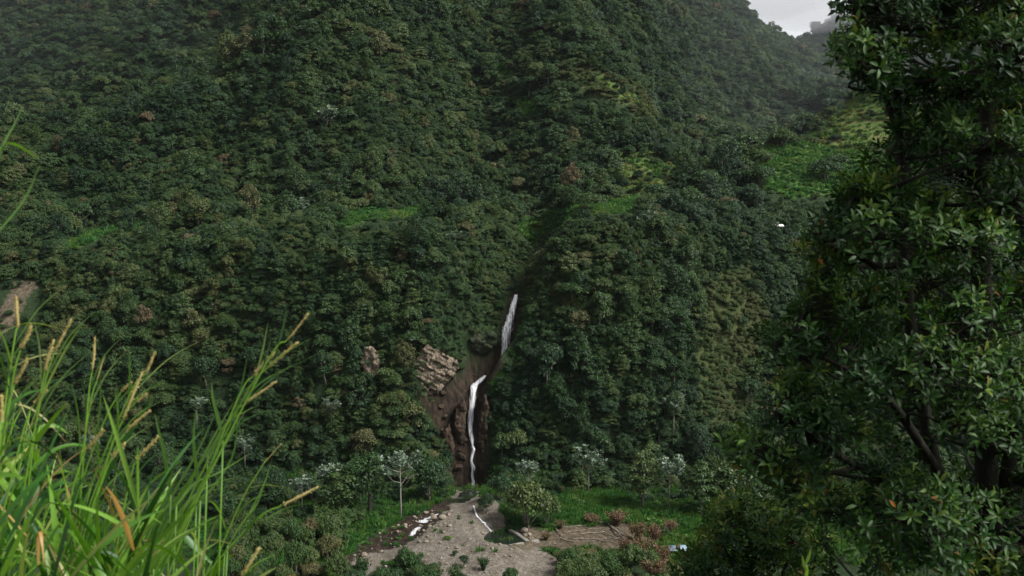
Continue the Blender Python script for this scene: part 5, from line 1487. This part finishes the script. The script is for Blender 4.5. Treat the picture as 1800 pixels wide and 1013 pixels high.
def leafy_plant(name, label, cat, outline, trunks, d0, d1, boughs, per, L, seed, fresh=0.0, limb_r=0.03, flat=0.5, br=(0.42, 0.8), extra=(), leaf_w=0.36):
    rng = np.random.default_rng(seed)
    o = np.array(outline, float); x0, y0 = o.min(0); x1, y1 = o.max(0)
    root = np.array(trunks[0][0][0], float)
    t = thing(name, label, cat, root)
    # trunks
    tr_pts, tr_rad = [], []
    for pts, r0, r1 in trunks:
        g = Geo(); c = spline(pts, 26); tube(g, c - root, np.linspace(r0, r1, 26) * (1 + 0.06 * rng.normal(size=26)), 9)
        link('trunk', g.mesh('trunk', M_DARKBARK, True), t)
        tr_pts.append(c); tr_rad.append(np.linspace(r0, r1, 26))
    skel = np.concatenate(tr_pts)
    # bough centres spread through the crown
    cen = [P(a, b, d) for a, b, d in extra]
    tries = 0
    while len(cen) < boughs and tries < 20000:
        tries += 1
        px, py = rng.uniform(x0, x1), rng.uniform(y0, y1)
        if not in_poly(np.array([px]), np.array([py]), outline)[0]: continue
        if px < 1580 and rng.random() < 0.3 and name == 'broadleaf_tree': continue
        c = P(px, py, rng.uniform(d0, d1))
        if len(cen) and np.min(np.linalg.norm((np.array(cen) - c) * np.array([1, 0.8, 1.5]), axis=1)) < br[0] * 0.8 and tries < 12000: continue
        cen.append(c)
    limbs, leaves = Geo(), Geo()
    allc, alld, tin = [], [], []
    for c in cen:
        dist = np.linalg.norm((skel - c) * np.array([1, 1, 1.0]), axis=1) + np.where(skel[:, 2] > c[2] - 0.15, 1.5, 0)
        a = skel[np.argmin(dist)]
        mid = (a + c) / 2 + np.array([0, 0, -0.12]) + rng.normal(size=3) * 0.10
        lp = spline([a, mid, c], 9); Ln = np.linalg.norm(c - a)
        tube(limbs, lp - root, np.linspace(limb_r * min(1.4, 0.5 + 0.35 * Ln), 0.007, 9), 5)
        r = rng.uniform(*br); out = unit(np.array([c[0] - a[0], c[1] - a[1], 0.0]) + 1e-6)
        n = int(per * (r / br[1]) ** 2 * rng.uniform(0.8, 1.2))
        d = unit(rng.normal(size=(n, 3)) + np.array([0, 0, 0.35])); rad = rng.random(n) ** 0.5
        pos = c + d * (r * rad)[:, None] * np.array([1, 1, flat]) + out * r * 0.25
        pos[:, 2] += 0.10 * (pos - c) @ out - 0.15 * ((pos - c) ** 2).sum(1)
        px, py, dep = project(pos[:, 0], pos[:, 1], pos[:, 2])
        kp = in_poly(px + rng.normal(size=n) * 9, py + rng.normal(size=n) * 9, outline)
        pos = pos[kp]
        if not len(pos): continue
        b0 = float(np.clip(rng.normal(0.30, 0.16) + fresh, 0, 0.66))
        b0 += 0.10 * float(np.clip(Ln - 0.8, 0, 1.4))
        for p in pos:
            s = lp[6] + (c - lp[6]) * rng.random()
            tube(limbs, np.stack([s, (s + p) / 2 + np.array([0, 0, -0.03]) + rng.normal(size=3) * 0.02, p]) - root, [0.006, 0.0045, 0.003], 3, cap=False)
            allc.append(p); alld.append(unit(0.55 * unit(p - c + 1e-6) + 0.4 * out + np.array([0, 0, 0.65]) + rng.normal(size=3) * 0.3))
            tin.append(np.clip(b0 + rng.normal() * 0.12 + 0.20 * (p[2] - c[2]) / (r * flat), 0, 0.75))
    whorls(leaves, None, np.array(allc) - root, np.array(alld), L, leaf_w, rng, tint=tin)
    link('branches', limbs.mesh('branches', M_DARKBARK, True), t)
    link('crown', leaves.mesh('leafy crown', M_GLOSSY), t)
    return t


def build_near_plants():
    def G(px, D):
        p = P(px, 1000, D); return (p[0], p[1], float(height(np.array([p[0]]), np.array([p[1]]))[0]) - 0.1)
    out = [(1484, -300), (1478, -40), (1466, 12), (1488, 40), (1508, 58), (1470, 66), (1466, 100), (1500, 140), (1542, 178), (1568, 215), (1552, 248), (1522, 275), (1490, 302), (1455, 328), (1478, 350), (1460, 375), (1430, 400), (1400, 430), (1418, 480),
           (1398, 520), (1395, 560), (1350, 580), (1320, 588), (1352, 620), (1362, 655), (1335, 690), (1350, 725), (1310, 760), (1268, 780), (1295, 812), (1340, 850), (1360, 890), (1430, 930), (1440, 1120), (2150, 1150), (2150, -300)]
    trunks = [([G(1748, 11.2), P(1742, 1150, 11.2), P(1736, 900, 11.1), P(1730, 640, 11.0), P(1724, 380, 11.0), P(1738, 120, 11.1), P(1725, -200, 11.0)], 0.16, 0.05),
              ([P(1742, 1120, 11.2), P(1690, 960, 11.0), P(1640, 800, 10.8), P(1600, 560, 10.6), P(1585, 300, 10.6), P(1570, 60, 10.5), P(1560, -150, 10.4)], 0.085, 0.028),
              ([P(1738, 960, 11.1), P(1800, 700, 11.2), P(1850, 450, 11.0), P(1880, 150, 11.0)], 0.08, 0.03),
              ([P(1690, 960, 11.0), P(1580, 860, 10.6), P(1472, 800, 10.2), P(1410, 755, 10.0), P(1361, 723, 9.9)], 0.055, 0.012),
              ([P(1650, 830, 10.8), P(1560, 700, 10.3), P(1470, 640, 10.0), P(1370, 600, 9.8)], 0.05, 0.012),
              ([P(1600, 560, 10.6), P(1540, 470, 10.3), P(1470, 440, 10.1), P(1430, 410, 10.0)], 0.04, 0.012),
              ([P(1590, 400, 10.6), P(1560, 350, 10.4), P(1520, 335, 10.2), P(1490, 330, 10.1)], 0.035, 0.010),
              ([P(1580, 240, 10.6), P(1545, 140, 10.4), P(1510, 95, 10.2), P(1480, 85, 10.1)], 0.035, 0.010),
              ([P(1572, 100, 10.5), P(1545, 30, 10.4), P(1500, 5, 10.2), P(1480, 5, 10.1)], 0.03, 0.009)]
    extra = [(1500, 20, 10.1), (1540, 10, 10.4), (1495, 90, 10.1), (1530, 130, 10.3), (1545, 150, 10.2), (1590, 170, 10.4), (1605, 225, 10.3), (1580, 250, 10.2), (1500, 345, 10.0), (1530, 360, 10.2), (1440, 400, 10.0), (1480, 440, 10.2), (1425, 480, 9.9), (1420, 540, 9.9), (1365, 595, 9.7), (1400, 620, 9.8),
             (1390, 690, 9.9), (1365, 730, 9.8), (1310, 785, 9.7), (1350, 810, 9.9), (1400, 850, 10.0), (1440, 900, 10.1), (1480, 760, 10.1), (1690, 420, 9.3), (1720, 560, 9.2), (1650, 640, 9.3), (1760, 250, 9.4), (1560, 420, 9.6), (1540, 640, 9.4), (1620, 900, 9.3), (1700, 760, 9.3)]
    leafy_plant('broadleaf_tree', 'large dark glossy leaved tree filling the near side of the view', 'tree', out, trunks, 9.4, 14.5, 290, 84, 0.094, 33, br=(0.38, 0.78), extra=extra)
    out2 = [(1180, 1060), (1190, 985), (1215, 965), (1240, 930), (1252, 892), (1262, 880), (1300, 868), (1320, 876), (1345, 890), (1390, 900), (1425, 915), (1450, 1000), (1450, 1150), (1180, 1150)]
    tr2 = [([G(1330, 15.5), P(1325, 1150, 15.5), P(1310, 1020, 15.4), P(1300, 900, 15.3)], 0.07, 0.015), ([P(1325, 1150, 15.5), P(1260, 1050, 15.3), P(1225, 990, 15.2)], 0.04, 0.012), ([P(1325, 1120, 15.5), P(1380, 1000, 15.4), P(1395, 920, 15.3)], 0.045, 0.012)]
    leafy_plant('glossy_shrub', 'glossy leaved shrub standing in front of the clearing under the large tree', 'shrub', out2, tr2, 14.6, 16.4, 50, 66, 0.10, 44, fresh=0.24, br=(0.35, 0.62), extra=[(1300, 890, 15.2), (1275, 900, 15.2), (1225, 985, 15.1), (1260, 940, 15.2), (1350, 910, 15.2), (1400, 920, 15.2)], flat=0.8)
    # one bright young shoot in front
    rng = np.random.default_rng(8)
    A = P(1417, 990, 7.5); root = ground_root(A, 0.0)
    t = thing('young_shoot', 'single bright yellow green shoot rising in front of the glossy shrub', 'shoot', root)
    g = Geo(); tube(g, [root - root, (A - root) * 0.6 + np.array([0.02, 0, 0]), A - root], [0.008, 0.005, 0.003], 5, var=0.5); link('stem', g.mesh('stem', M_GRASS, True), t)
    for k in range(5):
        g = Geo(); p = A - root + np.array([0, 0, -0.05 * k]); th = k * 2.4
        blade(g, [p, p + np.array([0.02 * math.cos(th), 0.02 * math.sin(th), 0.05]), p + np.array([0.03 * math.cos(th), 0.03 * math.sin(th), 0.10])], 0.026, 0.72, n=8)
        link('blade', g.mesh('blade', M_GRASS), t)


build_near_plants()


# ------------------------------------------------------------------ camera, light, air
def build_haze():
    x0, x1, y0, y1, z0, z1 = -2900.0, 2900.0, -60.0, 2800.0, -175.0, 520.0
    v = [(x0, y0, z0), (x1, y0, z0), (x1, y1, z0), (x0, y1, z0), (x0, y0, z1), (x1, y0, z1), (x1, y1, z1), (x0, y1, z1)]
    m, nt, out = material('valley haze')
    pv = nt.nodes.new('ShaderNodeVolumePrincipled'); pv.inputs['Color'].default_value = (0.86, 0.92, 1.0, 1); pv.inputs['Density'].default_value = HAZE; pv.inputs['Anisotropy'].default_value = 0.2
    nt.links.new(pv.outputs[0], out.inputs['Volume'])
    me = bpy.data.meshes.new('haze'); me.from_pydata(v, [], [(3, 2, 1, 0), (4, 5, 6, 7), (0, 1, 5, 4), (1, 2, 6, 5), (2, 3, 7, 6), (3, 0, 4, 7)]); me.materials.append(m)
    tag(link('haze', me), 'thin damp haze in the valley air', None, None, 'stuff')


def build_mist():
    m, nt, out = material('low cloud')
    pv = nt.nodes.new('ShaderNodeVolumePrincipled'); pv.inputs['Color'].default_value = (0.95, 0.97, 1.0, 1); pv.inputs['Density'].default_value = 0.0045
    nt.links.new(pv.outputs[0], out.inputs['Volume'])
    import bmesh
    thin = m.copy(); thin.name = 'damp air'
    v = [n for n in thin.node_tree.nodes if n.type == 'PRINCIPLED_VOLUME'][0]; v.inputs['Density'].default_value = 0.00013; v.inputs['Color'].default_value = (0.88, 0.95, 1.0, 1)
    thick = thin.copy(); thick.name = 'damper air'; [n for n in thick.node_tree.nodes if n.type == 'PRINCIPLED_VOLUME'][0].inputs['Density'].default_value = 0.00008
    for (px, py, D, rx, ry, rz, mat, lab) in ((1475, 6, 1800, 260, 130, 36, m, 'low grey cloud hiding the top of the farthest ridge'), (1335, -80, 1120, 190, 120, 60, m, 'low grey cloud trailing over the skyline of the hazy slope'),
                                              (1400, 110, 880, 170, 260, 150, thin, 'bluish mist in the side valley behind the terraced spur'), (60, 60, 790, 260, 200, 130, thick, 'faint mist in the side valley behind the nearer mountain ridge')):
        bm = bmesh.new(); bmesh.ops.create_icosphere(bm, subdivisions=5, radius=1.0)
        for v in bm.verts:
            n = 1 + 0.55 * float(fbm(np.array([v.co.x * 1.7 + px]), np.array([v.co.y * 1.7 + v.co.z * 2.3]), 5, 4)[0])
            v.co = (v.co.x * rx * n, v.co.y * ry * n, v.co.z * rz * n)
        me = bpy.data.meshes.new('mist'); bm.to_mesh(me); bm.free(); me.materials.append(mat)
        o = link('mist', me, None, P(px, py, D)); tag(o, lab, None, None, 'stuff')


def setup():
    cam = bpy.data.cameras.new('camera'); co = bpy.data.objects.new('camera', cam); COL.objects.link(co)
    co.location = CAM; co.rotation_euler = (math.pi / 2 - PITCH, 0, 0)
    cam.sensor_width = 36.0; cam.lens = 36.0 * F / 1800.0; cam.clip_end = 12000; cam.clip_start = 0.1
    cam.dof.use_dof = True; cam.dof.focus_distance = 120.0; cam.dof.aperture_fstop = 3.5
    SC.camera = co
    el, az = math.radians(46), math.radians(112)
    wd = bpy.data.worlds.new('World'); SC.world = wd; wd.use_nodes = True
    nt = wd.node_tree
    bg = nt.nodes['Background']
    sky = nt.nodes.new('ShaderNodeTexSky'); sky.sky_type = 'NISHITA'; sky.sun_disc = False
    sky.sun_elevation = el; sky.sun_rotation = az; sky.air_density = 1.0; sky.dust_density = 4.0; sky.altitude = 1800
    hs = nt.nodes.new('ShaderNodeHueSaturation'); hs.inputs['Saturation'].default_value = 0.10
    nt.links.new(sky.outputs[0], hs.inputs['Color'])
    # broken grey cloud
    tc = nt.nodes.new('ShaderNodeTexCoord'); mp = nt.nodes.new('ShaderNodeMapping'); mp.inputs['Scale'].default_value = (1.5, 1.5, 5)
    no = nt.nodes.new('ShaderNodeTexNoise'); no.inputs['Scale'].default_value = 1.6; no.inputs['Detail'].default_value = 5
    nt.links.new(tc.outputs['Generated'], mp.inputs[0]); nt.links.new(mp.outputs[0], no.inputs[0])
    r = ramp(nt, no.outputs['Fac'], [(0.3, (0.92, 0.94, 0.97)), (0.7, (1.12, 1.12, 1.12))])
    nt.links.new(mix(nt, hs.outputs[0], r.outputs[0], 1.0, 'MULTIPLY'), bg.inputs[0])
    bg.inputs[1].default_value = SKY
    sd = bpy.data.lights.new('sun', 'SUN'); sd.energy = SUN; sd.angle = math.radians(24); sd.color = (1.0, 0.975, 0.94)
    so = bpy.data.objects.new('sun', sd); COL.objects.link(so)
    d = Vector((math.sin(az) * math.cos(el), math.cos(az) * math.cos(el), math.sin(el)))
    so.rotation_euler = d.to_track_quat('Z', 'Y').to_euler(); so.location = (0, -50, 300)
    build_haze(); build_mist()
    SC.view_settings.view_transform = 'Standard'; SC.view_settings.look = 'None'; SC.view_settings.gamma = 1.0; SC.view_settings.exposure = EXPOSURE
    SC.render.engine = 'CYCLES'
    cy = SC.cycles
    cy.max_bounces = 5; cy.diffuse_bounces = 2; cy.glossy_bounces = 2; cy.transmission_bounces = 3; cy.transparent_max_bounces = 8; cy.volume_bounces = 0
    cy.caustics_reflective = False; cy.caustics_refractive = False
    cy.use_denoising = True; cy.denoiser = 'OPENIMAGEDENOISE'; cy.denoising_input_passes = 'RGB_ALBEDO_NORMAL'; cy.denoising_prefilter = 'ACCURATE'
    cy.sample_clamp_indirect = 4.0


SKY, SUN, EXPOSURE, HAZE = 0.065, 2.9, 1.35, 0.00002
setup()
